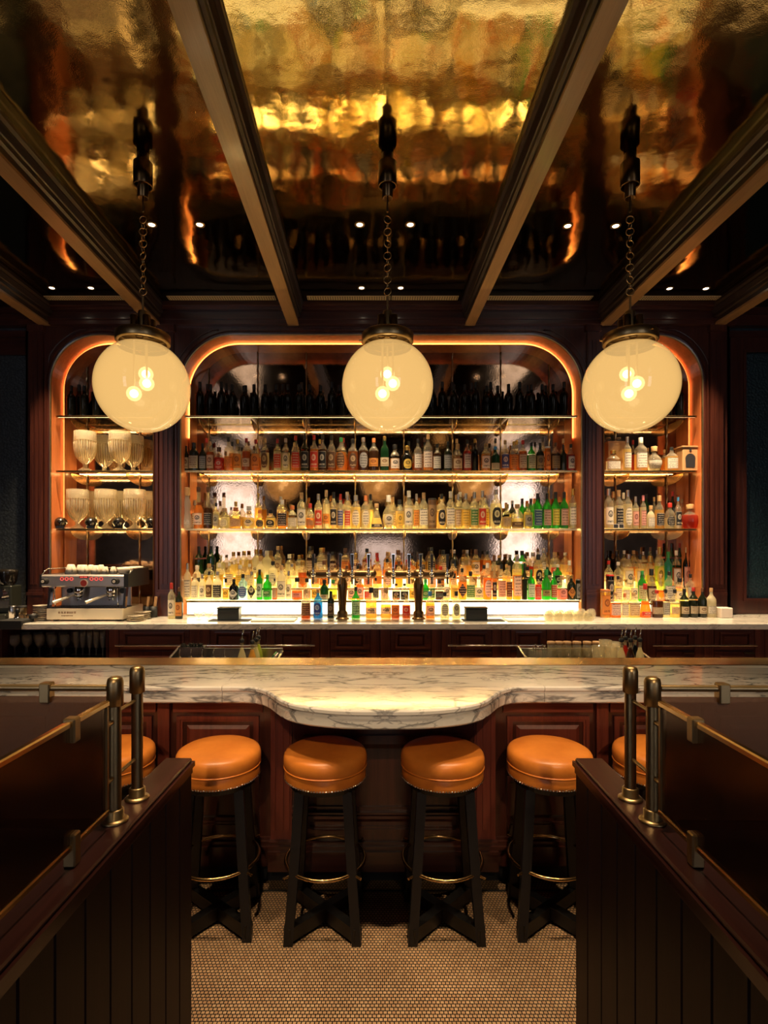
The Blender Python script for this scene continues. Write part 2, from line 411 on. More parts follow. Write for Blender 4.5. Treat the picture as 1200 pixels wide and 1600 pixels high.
# beams
for i, (a, b) in enumerate(beamsX):
    e = empty('trim_%d' % (i+1), (0, 0, 0)); struct(e)
    def sweep(prof, m, nm):
        mb = MB(); z0, z1 = ZB, 5.12; n = len(prof)
        vs = [(bx(x, z0), z0, h) for x, h in prof]+[(bx(x, z1), z1, h) for x, h in prof]
        mb.add(vs, [tuple(range(n)), tuple(range(n, 2*n))[::-1]]+[(k, (k+1) % n, n+(k+1) % n, n+k) for k in range(n)])
        mb.build(nm, m, e)
    hb = 3.855
    sweep([(a, hb), (b, hb), (b, hb+.02), (a, hb+.02)], M['beam'], 'soffit_board')
    L, R = a, b
    prof = [(L+.004, hb+.02), (R-.004, hb+.02), (R-.004, hb+.06), (R+.012, hb+.07), (R+.012, hb+.10), (R+.02, hb+.105), (R+.035, hb+.14), (R+.035, hb+.15),
            (R+.05, hb+.165), (R+.05, HC), (L-.05, HC), (L-.05, hb+.165), (L-.035, hb+.15), (L-.035, hb+.14), (L-.02, hb+.105), (L-.012, hb+.10), (L-.012, hb+.07), (L+.004, hb+.06)]
    sweep(prof, M['beamd'], 'beam_moulding')

# ---- back wall with three arched niches
def arch(x0, x1, top, r, z0, seg=14, inset=0.0):
    x0 += inset; x1 -= inset; top -= inset; r = max(r-inset, .02)
    pts = [(x0, z0)]
    for k in range(seg+1):
        a = PI-PI/2*k/seg; pts.append((x0+r+r*math.cos(a), top-r+r*math.sin(a)))
    for k in range(seg+1):
        a = PI/2-PI/2*k/seg; pts.append((x1-r+r*math.cos(a), top-r+r*math.sin(a)))
    pts.append((x1, z0)); return pts
NICHE = {'main': (-1.83, 1.957, 3.775, .50), 'left': (-3.06, -2.09, 3.775, .46), 'right': (2.169, 3.10, 3.775, .44)}
WX0, WX1 = -3.30, 3.36
def holed_wall(name, outer, holes, y0, mat, parent=None):
    loops = [outer]+holes; pts = [p for l in loops for p in l]
    tris = tessellate_polygon([[Vector((x, z, 0)) for x, z in l] for l in loops])
    mb = MB(); mb.add([(x, y0, z) for x, z in pts], tris); return mb.build(name, mat, parent)
wall = struct(MB().box(XL, XR, 5.66, 5.75, 0, HC).build('wall_back', M['plaster']))
wb = struct(empty('trim_7', (0, 0, 0)))
holed_wall('millwork_face', [(WX0, CT+.001), (WX1, CT+.001), (WX1, HC), (WX0, HC)], [arch(*NICHE[k], CT+.002) for k in NICHE], ZW, M['mah'], wb)
MB().box(WX0, WX0+.02, ZW, 5.66, CT+.001, HC).build('side_return', M['mah'], wb)
MB().box(WX1-.02, WX1, ZW, 5.66, CT+.001, HC).build('side_return', M['mah'], wb)
def sweep_arch(path, prof, closed_prof=True):
    # path in x,z ; prof list of (outward offset, y)
    n = len(path); mb = MB(); vs = []
    for i, (x, z) in enumerate(path):
        a = Vector(path[max(i-1, 0)]); b = Vector(path[min(i+1, n-1)]); d = (b-a).normalized(); nx, nz = -d.y, d.x
        for o, y in prof: vs.append((x+nx*o, y, z+nz*o))
    m = len(prof); fs = []
    for i in range(n-1):
        for k in range(m if closed_prof else m-1):
            fs.append((i*m+k, i*m+(k+1) % m, (i+1)*m+(k+1) % m, (i+1)*m+k))
    return mb.add(vs, fs)
mirrors = {}
for k, (x0, x1, top, r) in NICHE.items():
    path = arch(x0, x1, top, r, CT+.001, 18)
    lip = .022
    sweep_arch(path, [(0, ZW), (0, ZW+.235)], False).build('arch_lining', M['cherry'], wb)
    inner = arch(x0, x1, top, r, CT+.001, 18, lip)
    sweep_arch(inner, [(lip+.002, ZW+.238), (.003, ZW+.238), (.003, ZW+.185), (0, ZW+.185), (0, ZM), (lip+.002, ZM)], False).build('inner_lining', M['cherry'], wb)
    # architrave round the arch
    sweep_arch(path, [(-.002, ZW), (-.002, ZW-.012), (.012, ZW-.016), (.016, ZW-.008), (.030, ZW-.008), (.034, ZW-.026), (.05, ZW-.026), (.056, ZW-.014), (.058, ZW)]).build('architrave', M['mah'], wb)
    sweep_arch(path, [(-.003, ZW+.001), (-.003, ZW-.013), (.004, ZW-.0165), (.004, ZW)]).build('brass_bead', M['brass_old'], wb)
    # amber light strip on the lip
    s = {'main': (1.6, .55), 'left': (2.35, .3), 'right': (2.75, .3)}[k]
    led = arch(x0, x1, top, r, {'main': 2.85, 'left': 2.0, 'right': 2.75}[k], 18, .003)
    if k == 'left': led = led[:26]
    if k == 'right': led = led[16:]
    tag(sweep_arch(led, [(0, ZW+.230), (-.010, ZW+.230), (-.010, ZW+.2375), (0, ZW+.2375)]).build('light_strip', M['led_arch']),
        {'main': 'amber light strip round the wide central arch', 'left': 'amber light strip in the arch above the goblets', 'right': 'amber light strip inside the right-hand arch'}[k], 'light strip', 'arch light strips')
    # mirror: sheets between the rods
    rods = {'main': [326, 402.5, 478.7, 555, 631, 707, 782.5, 858], 'left': [136, 218], 'right': [962, 1042]}[k]
    me = empty('back_mirror', ((x0+x1)/2, ZM, CT), {'main': 'smoky antique mirror lining the wide central niche', 'left': 'smoky mirror behind the goblets and coffee machine', 'right': 'smoky mirror lining the right-hand niche'}[k], 'mirror', 'niche mirrors')
    xs = [x0+lip]+[X(p, ZM) for p in rods]+[x1-lip]
    for a, b in zip(xs, xs[1:]):
        c = []
        N = 10
        def tz(x):
            rr = r-lip; t = top-lip; xa, xb = x0+lip+rr, x1-lip-rr
            dx = (xa-x) if x < xa else ((x-xb) if x > xb else 0)
            return t-rr+math.sqrt(max(rr*rr-dx*dx, 0))
        poly = [(a+.001, CT+.001), (b-.001, CT+.001)]+[(b-.001+(a-b+.002)*q/N, tz(b-.001+(a-b+.002)*q/N)) for q in range(N+1)]
        o = MB().prism_y(poly, ZM, ZM+.006).build('mirror_pane', M['mirror'], me, (-(x0+x1)/2, -ZM, -CT))
# mouldings of the millwork: pilasters, spandrel frames, frieze, cornice
for (a, b) in ((-2.025, -1.895), (2.005, 2.118), (-3.245, -3.125), (3.165, 3.29)):
    mb = MB().box(a, b, ZW-.028, ZW, CT+.001, 3.86)
    n = 3; w = (b-a)
    for q in range(n):
        cxx = a+w*(q+.5)/n; mb.box(cxx-w*.10, cxx+w*.10, ZW-.036, ZW-.028, CT+.30, 3.72)
    mb.box(a-.012, b+.012, ZW-.045, ZW, CT+.001, CT+.20); mb.box(a-.018, b+.018, ZW-.055, ZW, CT+.20, CT+.225); mb.box(a-.008, b+.008, ZW-.04, ZW, CT+.225, CT+.25)
    mb.box(a-.015, b+.015, ZW-.05, ZW, 3.80, 3.86)
    mb.build('pilaster', M['mah'], wb)
for (a, b) in ((-1.79, -1.25), (1.38, 1.92), (-3.05, -2.62), (2.75, 3.09)):      # spandrel panel lines
    pass
for k, (x0, x1, top, r) in NICHE.items():
    for sgn in (-1, 1):
        xc = x0 if sgn < 0 else x1; o = .058
        # triangular moulded field in each spandrel
        pts = [(xc-sgn*(-.0)+sgn*(.045 if k != 'main' else .045), 3.835)]
        mb = MB(); cx0 = xc-sgn*r; cz0 = top-r
        arc = [(cx0+sgn*(r+.085)*math.cos(t), cz0+(r+.085)*math.sin(t)) for t in [math.radians(18+58*q/10) for q in range(11)]]
        arc = [(min(max(px_, min(xc+sgn*.02, xc-sgn*2)), 9) , pz_) for px_, pz_ in arc]
        arc = [(px_, min(pz_, 3.825)) for px_, pz_ in arc]
        mb.tube([(px_, ZW-.004, pz_) for px_, pz_ in arc], .006, 5)
        mb.build('spandrel_bead', M['mah'], wb)
mb = MB()
for (h0, h1, d) in ((3.86, 3.90, .06), (3.90, 3.915, .075), (3.915, 3.985, .045), (3.985, 4.01, .09), (4.01, HC, .12)): mb.box(WX0-.03, WX1+.03, ZW-d, ZW, h0, h1)
mb.build('cornice', M['mah_x'], wb)
mb = MB()
for (h0, h1, d) in ((3.80, 3.86, .05), (3.90, 4.0, .08), (4.0, HC, .11)): mb.box(XL, WX0-.03, 5.30-d, 5.30, h0, h1); mb.box(WX1+.03, XR, 5.30-d, 5.30, h0, h1)
mb.build('cornice', M['mah_x'], wb)
# wallcovering panels left and right of the millwork
MB().box(XL, WX0, 5.30, 5.32, CT+.001, HC).build('embossed_panel', M['emboss_l'], wb)
MB().box(XL, WX0, 5.285, 5.30, 3.66, 3.80).box(XL, WX0, 5.275, 5.29, 3.635, 3.66).build('panel_rail', M['mah_x'], wb)
MB().box(WX1, XR, 5.30, 5.32, CT+.001, HC).build('embossed_panel', M['emboss_r'], wb)
MB().frame(3.45, 5.0, CT+.005, 3.80, .13, 5.27, 5.30).frame(3.57, 4.88, CT+.13, 3.68, .025, 5.255, 5.28).build('panel_frame', M['mah'], wb)
# side and rear walls
wl = struct(MB().box(XL-.1, XL, ZB, 5.75, 0, HC).build('wall_left', M['plaster']))
wr = struct(MB().box(XR, XR+.1, ZB, 5.75, 0, HC).build('wall_right', M['plaster']))
wf = struct(MB().box(XL, XR, ZB-.1, ZB, 0, HC).build('wall_front', M['plaster']))
for i, (cx, w, h0, h1) in enumerate(((-4.05, 1.15, .35, 3.7), (.22, 1.5, .4, 2.0), (4.2, 1.15, .35, 3.7))):
    e = struct(empty('window_%d' % (i+1), (cx, ZB, 0)))
    MB().frame(-w/2-.08, w/2+.08, h0-.08, h1+.08, .08, 0.0, .07).build('window_frame', M['mah'], e)
    nv = 2; nh = 3 if h1 > 3 else 2
    for a in range(nv):
        for b in range(nh):
            MB().box(-w/2+w*a/nv+.012, -w/2+w*(a+1)/nv-.012, .01, .02, h0+(h1-h0)*b/nh+.012, h0+(h1-h0)*(b+1)/nh-.012).build('pane', M['window_dim' if i == 1 else 'window'], e)
    MB().box(-.012, .012, 0, .04, h0, h1).build('mullion', M['mah'], e)
# air grilles in the ceiling by the wall
for i, (pa, pb) in enumerate(((45, 205), (262, 430), (480, 610), (612, 716), (760, 925), (995, 1130))):
    z0, z1 = 4.93, 5.0; a, b = X(pa, 4.96), X(pb, 4.96)
    e = empty('air_grille', ((a+b)/2, 4.965, HC-.004), '%s slotted brass air grille in the ceiling, counted from the left' % ordinal(i+1), 'air grille', 'ceiling air grilles')
    MB().box(-(b-a)/2, (b-a)/2, -.04, .04, -.004, 0).build('grille_plate', M['vent'], e)
    mb = MB(); n = int((b-a)/.022)
    for q in range(n):
        xx = -(b-a)/2+(q+.5)*(b-a)/n
        for yy in (-.024, 0, .024): mb.box(xx-.007, xx+.007, yy-.006, yy+.006, -.0055, -.004)
    o = mb.build('slots', M['matte_black'], e); o['kind'] = 'stuff'
# recessed downlights, the last two rows added out of view
DL = [(237, 350), (312, 350), (562, 350), (641, 350), (887, 352), (962, 352), (81, 449), (142, 449), (565, 449), (626, 449), (1046, 450), (1103, 450)]
dlpos = []
for i, (px, py) in enumerate(DL):
    z = (HC-EYE)*F/(VY-py); dlpos.append((X(px, z), z))
for xx in (-1.25, -.42, .45, 1.3): dlpos.append((xx, 1.75))  # unseen row, added to light the floor and stools
for xx in (-1.35, -.5, .57, 1.4): dlpos.append((xx, -2.2))  # unseen accent row behind the viewer, added to light stools and bar front
for i, (xx, z) in enumerate(dlpos):
    row = 'over the bar' if i < 6 else ('by the air grilles' if i < 12 else 'added out of view over the aisle, nearer than the bar')
    n = i % 6+1 if i < 12 else i-11
    e = empty('ceiling_downlight', (xx, z, HC-.004), '%s small recessed ceiling downlight from the left %s' % (ordinal(n), row), 'downlight', 'recessed downlights')
    MB().lathe([(.036, -.001), (.036, -.004), (.024, -.004), (.024, 0)], seg=20).build('trim_ring', M['brass_old'], e)
    MB().lathe([(0, -.0015), (.022, -.0015)], seg=16).build('lens', M['spotface'], e)
    if i in (0, 5): spot((xx, z, HC-.03), SPOT_POWER*2.6, 56, tilt=(.30, .32 if i == 0 else -.30))
    elif i < 6: spot((xx, z, HC-.03), SPOT_POWER*.95, 75, tilt=(.16, 0))
    elif i < 12: spot((xx, z, HC-.03), SPOT_POWER*(5.0 if i in (6, 7, 10, 11) else 2.5), 62)
    elif i < 16: spot((xx, z, HC-.03), SPOT_POWER*2.7, 50, tilt=(.05, 0))
    else: spot((xx, z, HC-.03), SPOT_POWER*4.6, 17, blend=1.0, tilt=(math.atan2(4.82, 3.02), 0))

# small opal ceiling lamps behind the viewer, seen only in the mirror
for i, xx in enumerate((-2.37, 1.31, 2.33)):
    e = empty('ceiling_globe', (xx, .2, HC-.004), 'small round ceiling lamp mirrored above the whisky shelf, %s from the left' % ordinal(i+1), 'ceiling lamp', 'small ceiling lamps')
    MB().lathe([(0, 0), (.05, 0), (.05, -.02), (0, -.02)], seg=20).build('base_plate', M['brass_old'], e)
    MB().lathe([(.1*math.sin(PI*q/12) if 0 < q < 12 else 0, -.115-.1*math.cos(PI*q/12)*-1) for q in range(13)], seg=24).build('globe', M['globe'], e)
# ================================================================== back counter and cabinets
cz0, cz1 = 4.62, 5.56
ctop = MB()
def slab(mb, x0, x1): mb.bevbox(x0, x1, cz0, 5.30, CT-.05, CT, .004)
slab(ctop, XL, XR)
ctop.box(WX0+.02, WX1-.02, 5.30, ZM, CT-.05, CT)
tag(ctop.build('back_counter', M['marble_back']), 'long white marble counter along the back bar', 'counter')
ZC = 4.68
bays = [(170, 312), (312, 416), (416, 500), (500, 594), (594, 690), (690, 784), (784, 868), (868, 1010), (1010, 1100), (1100, 1195), (1195, 1300), (-170, 0)]
for i, (pa, pb) in enumerate(bays):
    a, b = X(pa, ZC)+.002, X(pb, ZC)-.002; w = b-a
    if pa < 0: lab = 'mahogany counter cabinet at the far left end beyond the wine glasses'
    elif pa > 1190: lab = 'mahogany counter cabinet at the far right end, cut by the frame'
    else: lab = '%s mahogany cabinet under the back counter, counting right from the wine glasses' % ordinal(i+1)
    e = empty('back_bar_cabinet', ((a+b)/2, ZC, 0), lab, 'cabinet', 'cabinets under the back counter')
    MB().box(-w/2, w/2, .012, .58, 0, CT-.051).build('body', M['mah'], e)
    st = min(.09, w*.17)
    d = MB().box(-w/2+st, w/2-st, 0, .012, .885, 1.055).build('drawer', M['mah_cab_x'], e)
    MB().frame(-w/2+st+.04, w/2-st-.04, .905, 1.04, .016, -.018, 0).raised(-w/2+st+.062, w/2-st-.062, .927, 1.018, -.001, .016, .014).build('raised_panel', M['mah_cab_x'], d)
    d = MB().box(-w/2+st, w/2-st, 0, .012, .10, .872).build('cabinet_door', M['mah_cab'], e)
    MB().frame(-w/2+st+.04, w/2-st-.04, .15, .83, .02, -.018, 0).build('door_moulding', M['mah_cab'], d)
    MB().box(w/2-st-.10, w/2-st-.01, -.022, 0, .855, .867).build('handle', M['brass'], d)
    for s_ in (-1, 1): MB().box(s_*w/2, s_*(w/2-st+.006), 0, .012, .0, 1.065).build('stile', M['mah_cab'], e)
for i, (pa, pb, lab) in enumerate(((180, 306, 'thin steel towel rail under the counter beside the wine glasses'), (318, 492, 'thin steel towel rail behind the left bottle station'), (700, 852, 'thin steel towel rail left of the jar station'), (1020, 1183, 'thin steel towel rail under the counter at right'))):
    a, b = X(pa, 4.62), X(pb, 4.62)
    e = empty('towel_rail', ((a+b)/2, 4.62, .935), lab, 'towel rail', 'steel towel rails')
    MB().cyl((-(b-a)/2, 0, 0), ((b-a)/2, 0, 0), .007, 8).build('bar', M['chrome'], e)
    for s in (-1, 1): MB().cyl((s*((b-a)/2-.02), 0, 0), (s*((b-a)/2-.02), .0595, 0), .005, 6).build('bracket', M['chrome'], e)
# open bay for the stemware at the left
e = empty('stemware_shelf', (X(85, 4.85), 4.9, 0), 'open dark shelf under the counter holding wine glasses', 'shelf')
xa, xb = X(0, ZC)+.004, X(170, ZC)-.004; c0 = (xa+xb)/2; w = xb-xa
c0 = X(85, 4.85)
MB().box(xa-c0, xb-c0, -.24, .38, .77, .80).build('board', M['matte_black'], e)
MB().box(xa-c0, xb-c0, .36, .38, 0, 1.065).box(xa-c0, xa-c0+.012, -.22, .36, 0, 1.065).box(xb-c0-.02, xb-c0, -.22, .36, 0, 1.065).build('carcass', M['mah'], e)

# ================================================================== the front bar
BT = 1.07; XC = .045                    # bar top height, axis of the bulge
def bar_edge(side=0):
    # front edge of the marble: straight, ogee, wide bow
    pts = []
    half = [(0, 2.33), (.12, 2.333), (.21, 2.345), (.30, 2.37), (.38, 2.405), (.445, 2.455), (.49, 2.515), (.525, 2.575), (.56, 2.635), (.60, 2.685), (.65, 2.717), (.72, 2.73), (.81, 2.73)]
    # smooth with catmull-rom
    out = []
    for i in range(len(half)-1):
        p0 = half[max(i-1, 0)] if i else (-half[1][0], half[1][1]); p1, p2 = half[i], half[i+1]; p3 = half[min(i+2, len(half)-1)]
        for q in range(4):
            t = q/4; f = lambda a, b, c, d: .5*(2*b+(c-a)*t+(2*a-5*b+4*c-d)*t*t+(3*b-a-3*c+d)*t**3)
            out.append((f(p0[0], p1[0], p2[0], p3[0]), f(p0[1], p1[1], p2[1], p3[1])))
    out.append(half[-1]); return out
he = bar_edge()
ZBK = 3.22
full = [(XC-x, z) for x, z in reversed(he)]+[(XC+x, z) for x, z in he[1:]]
prof = [(.0, 0), (.006, -.002), (.010, -.007), (.010, -.020), (.002, -.024), (-.004, -.03), (-.004, -.034), (.0, -.036), (.004, -.04), (.004, -.078), (-.002, -.085)]  # (out, down)
def slab_from_edge(edge, zb, name, parent):
    # edge: list of (x,z) left to right along the front; moulded front profile
    n = len(edge); m = len(prof); mb = MB(); vs = []
    for i, (x, z) in enumerate(edge):
        a = Vector(edge[max(i-1, 0)]); b = Vector(edge[min(i+1, n-1)]); d = (b-a).normalized(); nx, nz = d.y, -d.x
        for o, dn in prof: vs.append((x+nx*(o-.010), z+nz*(o-.010), BT+dn))
    fs = []
    for i in range(n-1):
        for k in range(m-1): fs.append((i*m+k, i*m+k+1, (i+1)*m+k+1, (i+1)*m+k))
    mb.add(vs, fs, False)
    tv = [vs[i*m] for i in range(n)]; xb0, xb1 = edge[0][0], edge[-1][0]
    k = len(tv)
    mb.add(tv+[(p[0], zb, BT) for p in tv], [(i, i+1, k+i+1, k+i) for i in range(k-1)])
    bv = [vs[i*m+m-1] for i in range(n)]
    mb.add(bv+[(p[0], zb, BT-.085) for p in bv], [(i+1, i, k+i, k+i+1) for i in range(k-1)])
    mb.box(xb0, xb1, zb-.001, zb, BT-.085, BT)
    return mb.build(name, M['marble'], parent)
bt = empty('marble_countertop', (0, 0, 0), 'veined white marble bar top with a bowed centre', 'bar top')
slab_from_edge(full, ZBK, 'marble_slab', bt)
slab_from_edge([(-3.3, 2.73), (XC-.812, 2.73)], ZBK, 'marble_slab', bt)
slab_from_edge([(XC+.812, 2.73), (3.4, 2.73)], ZBK, 'marble_slab', bt)
def ribbed():
    t = NT('ribbed_brass'); tc = t.n('ShaderNodeTexCoord')
    wv = t.n('ShaderNodeTexWave', {'Vector': tc.outputs['Object'], 'Scale': 26.0}, wave_type='BANDS', bands_direction='X')
    n = t.noise(t.coords((1, 3, 1)), 5, 4); r = t.ramp(n, [(.3, (.55, .34, .10)), (.7, (.80, .52, .19))])
    return t.done(t.pbsdf(Base_Color=r.outputs[0], Metallic=1.0, Roughness=.24, Normal=t.bump(wv.outputs[0], .35, .003)))
M['ribbed'] = ribbed()
bp = empty('brass_drip_rail', (0, 0, 0), 'ribbed brass drip rail along the back of the bar top', 'drip rail')
xs = [-3.3, X(270, 3.3), X(410, 3.3), X(600, 3.3), X(835, 3.3), X(945, 3.3), 3.4]
for a, b in zip(xs, xs[1:]): MB().box(a+.001, b-.001, ZBK+.001, 3.45, BT-.03, BT-.001).build('rail_section', M['ribbed'], bp)
MB().cyl((-3.3, ZBK+.004, BT), (3.4, ZBK+.004, BT), .004, 6).build('edge_bead', M['brass'], bp)
# bar body, panelled front
ZF = 2.86
bb = empty('bar_counter', (0, 0, 0), 'dark mahogany panelled bar front beneath the marble top', 'bar counter')
ext = .04
MB().box(-3.3, 3.4, ZF, 3.44, .11, BT-.086).build('carcass', M['mah'], bb)
MB().box(-3.3, 3.4, ZF+.03, 3.42, 0, .11).build('kick_plate', M['matte_black'], bb)
# bowed bracket box under the marble in the middle (frieze)
cx0, cx1 = XC-.47, XC+.47
MB().box(cx0, cx1, ZF-.045, ZF, .11, BT-.0865).build('centre_bay', M['mah'], bb)
def panel(x0, x1, z0, z1, y, m='mah_lit', inner=True):
    mb = MB().frame(x0, x1, z0, z1, .018, y-.016, y).frame(x0+.018, x1-.018, z0+.018, z1-.018, .012, y-.009, y)
    if inner: mb.raised(x0+.05, x1-.05, z0+.05, z1-.05, y-.0005, .01, .018)
    return mb.build('raised_panel', M[m], bb)
MB().box(cx0+.03, cx1-.03, ZF-.053, ZF-.045, .84, BT-.087).build('frieze', M['mah_x'], bb)
panel(cx0+.06, cx1-.06, .865, .965, ZF-.053, inner=False)
mbf = MB(); n = 46
for q in range(n):
    xx = cx0+.10+(cx1-cx0-.20)*(q+.5)/n; mbf.box(xx-.005, xx+.005, ZF-.060, ZF-.053, .89, .94)
o = mbf.build('reeding', M['mah'], bb); o['kind'] = 'stuff'
panel(cx0+.06, cx1-.06, .30, .80, ZF-.045, 'mah')
for s in (-1, 1):
    c = XC+s*.53
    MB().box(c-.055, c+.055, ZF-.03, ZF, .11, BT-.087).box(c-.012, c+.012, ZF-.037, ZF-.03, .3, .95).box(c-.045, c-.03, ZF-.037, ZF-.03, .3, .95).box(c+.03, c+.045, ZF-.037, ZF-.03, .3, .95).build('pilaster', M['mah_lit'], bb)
side = [(.63, 1.10), (1.19, 1.66), (1.75, 2.22), (2.31, 2.78)]
for s in (-1, 1):
    for (a, b) in side:
        x0, x1 = sorted((XC+s*a, XC+s*b))
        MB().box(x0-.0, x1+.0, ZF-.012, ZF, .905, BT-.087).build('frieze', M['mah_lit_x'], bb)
        panel(x0+.02, x1-.02, .60, .885, ZF, 'mah_lit'); panel(x0+.02, x1-.02, .30, .57, ZF, 'mah')  # lower panels in plain mahogany: their weaker light shown by darker colour
        c = XC+s*(b+.045)
        MB().box(c-.03, c+.03, ZF-.024, ZF, .11, BT-.087).build('pilaster', M['mah_lit'], bb)
mb = MB()
for (h0, h1, d) in ((.11, .20, .05), (.20, .215, .06), (.215, .235, .045), (.235, .25, .03)):
    mb.box(-3.3, cx0-.12, ZF-d+.02, ZF, h0, h1); mb.box(cx1+.12, 3.4, ZF-d+.02, ZF, h0, h1); mb.box(cx0-.12, cx1+.12, ZF-d-.03, ZF, h0, h1)
mb.build('base_moulding', M['mah_x'], bb)
MB().box(cx0, cx1, ZF-.07, ZF-.045, .375, .39).box(cx0, cx1, ZF-.075, ZF-.045, .40, .41).box(cx0, cx1, ZF-.065, ZF-.045, .43, .437).build('dado_moulding', M['mah_x'], bb)

# ---- bar stools
def make_stool():
    r = empty('bar_stool', (0, 0, 0))
    R = .197
    MB().lathe([(0, .742), (R*.97, .742), (R*.985, .75), (R, .765), (R*1.0, .782), (R*.985, .797), (R*.95, .808), (R*.86, .818), (R*.65, .823), (R*.35, .826), (0, .827)], seg=48).build('seat', M['leather'], r)
    MB().torus((0, 0, .744), R*.98, .0045, 'z', 48, 6).build('piping', M['leather'], r)
    MB().lathe([(0, .688), (R*.9, .688), (R*.965, .689), (R*.97, .695), (R*.975, .735), (R*.95, .742)], seg=48).build('seat_band', M['leather'], r)
    mb = MB()
    for q in range(90):
        a = 2*PI*q/90; mb.lathe([(.0042, 0), (.003, .003), (0, .004)], seg=6)
        n = 13; base = len(mb.v)-n
        for k in range(base, len(mb.v)):
            x, y, z = mb.v[k]; p = Vector((R*.972+z, x, y+.693)); c, s = math.cos(a), math.sin(a)
            mb.v[k] = (p.x*c-p.y*s, p.x*s+p.y*c, p.z)
    o = mb.build('nailhead_trim', M['chrome'], r); o['kind'] = 'stuff'
    MB().lathe([(0, .66), (.17, .66), (.175, .688), (0, .688)], seg=32, smooth=False).build('seat_base', M['black'], r)
    for sx, sy in ((-1, -1), (1, -1), (1, 1), (-1, 1)):
        mb = MB(); w = .021
        levels = [(.108, .665), (.121, .45), (.134, .25), (.148, .06), (.152, .0)]
        vs = []
        for d, z in levels:
            vs += [(sx*d+a*w, sy*d+b*w, z) for a, b in ((-1, -1), (1, -1), (1, 1), (-1, 1))]
        fs = [(0, 1, 2, 3), tuple(range(len(vs)-4, len(vs)))[::-1]]
        for i in range(len(levels)-1):
            for k in range(4): fs.append((i*4+k, i*4+(k+1) % 4, i*4+4+(k+1) % 4, i*4+4+k))
        mb.add(vs, fs).build('leg', M['black'], r)
        MB().cyl((sx*.172, sy*.172, .30), (sx*.152, sy*.152, .30), .006, 8).build('bolt', M['brass'], r)
    MB().torus((0, 0, .30), .186, .0085, 'z', 56, 8).build('foot_ring', M['brass'], r)
    for s in (-1, 1):
        mb = MB(); a = s*PI/4; c, sn = math.cos(a), math.sin(a); L = .225; w = .022
        vs = [(x*c-y*sn, x*sn+y*c, z) for z in (.015, .075) for x, y in ((-L, -w), (L, -w), (L, w), (-L, w))]
        mb.add(vs, [(0, 3, 2, 1), (4, 5, 6, 7), (0, 1, 5, 4), (1, 2, 6, 5), (2, 3, 7, 6), (3, 0, 4, 7)]).build('cross_stretcher', M['black'], r)
    return r
stool = make_stool()
spots = [(179, 2.63, 0), (345, 2.62, 6), (509.5, 2.61, 0), (690, 2.61, 0), (855, 2.62, -6), (1021, 2.63, 0)]
slab_l = ['tan leather bar stool behind the left brass posts', 'tan leather bar stool half hidden by the left partition', 'tan leather bar stool left of centre in front of the bowed bar',
          'tan leather bar stool right of centre in front of the bowed bar', 'tan leather bar stool half hidden by the right partition', 'tan leather bar stool behind the right brass posts']
for i, (px, z, a) in enumerate(spots):
    o = stool if i == 0 else copy_tree(stool)
    o.location = (X(px, z), z-.03, 0); o.rotation_euler = (0, 0, math.radians(a)); tag(o, slab_l[i], 'bar stool', 'bar stools in front of the bar')

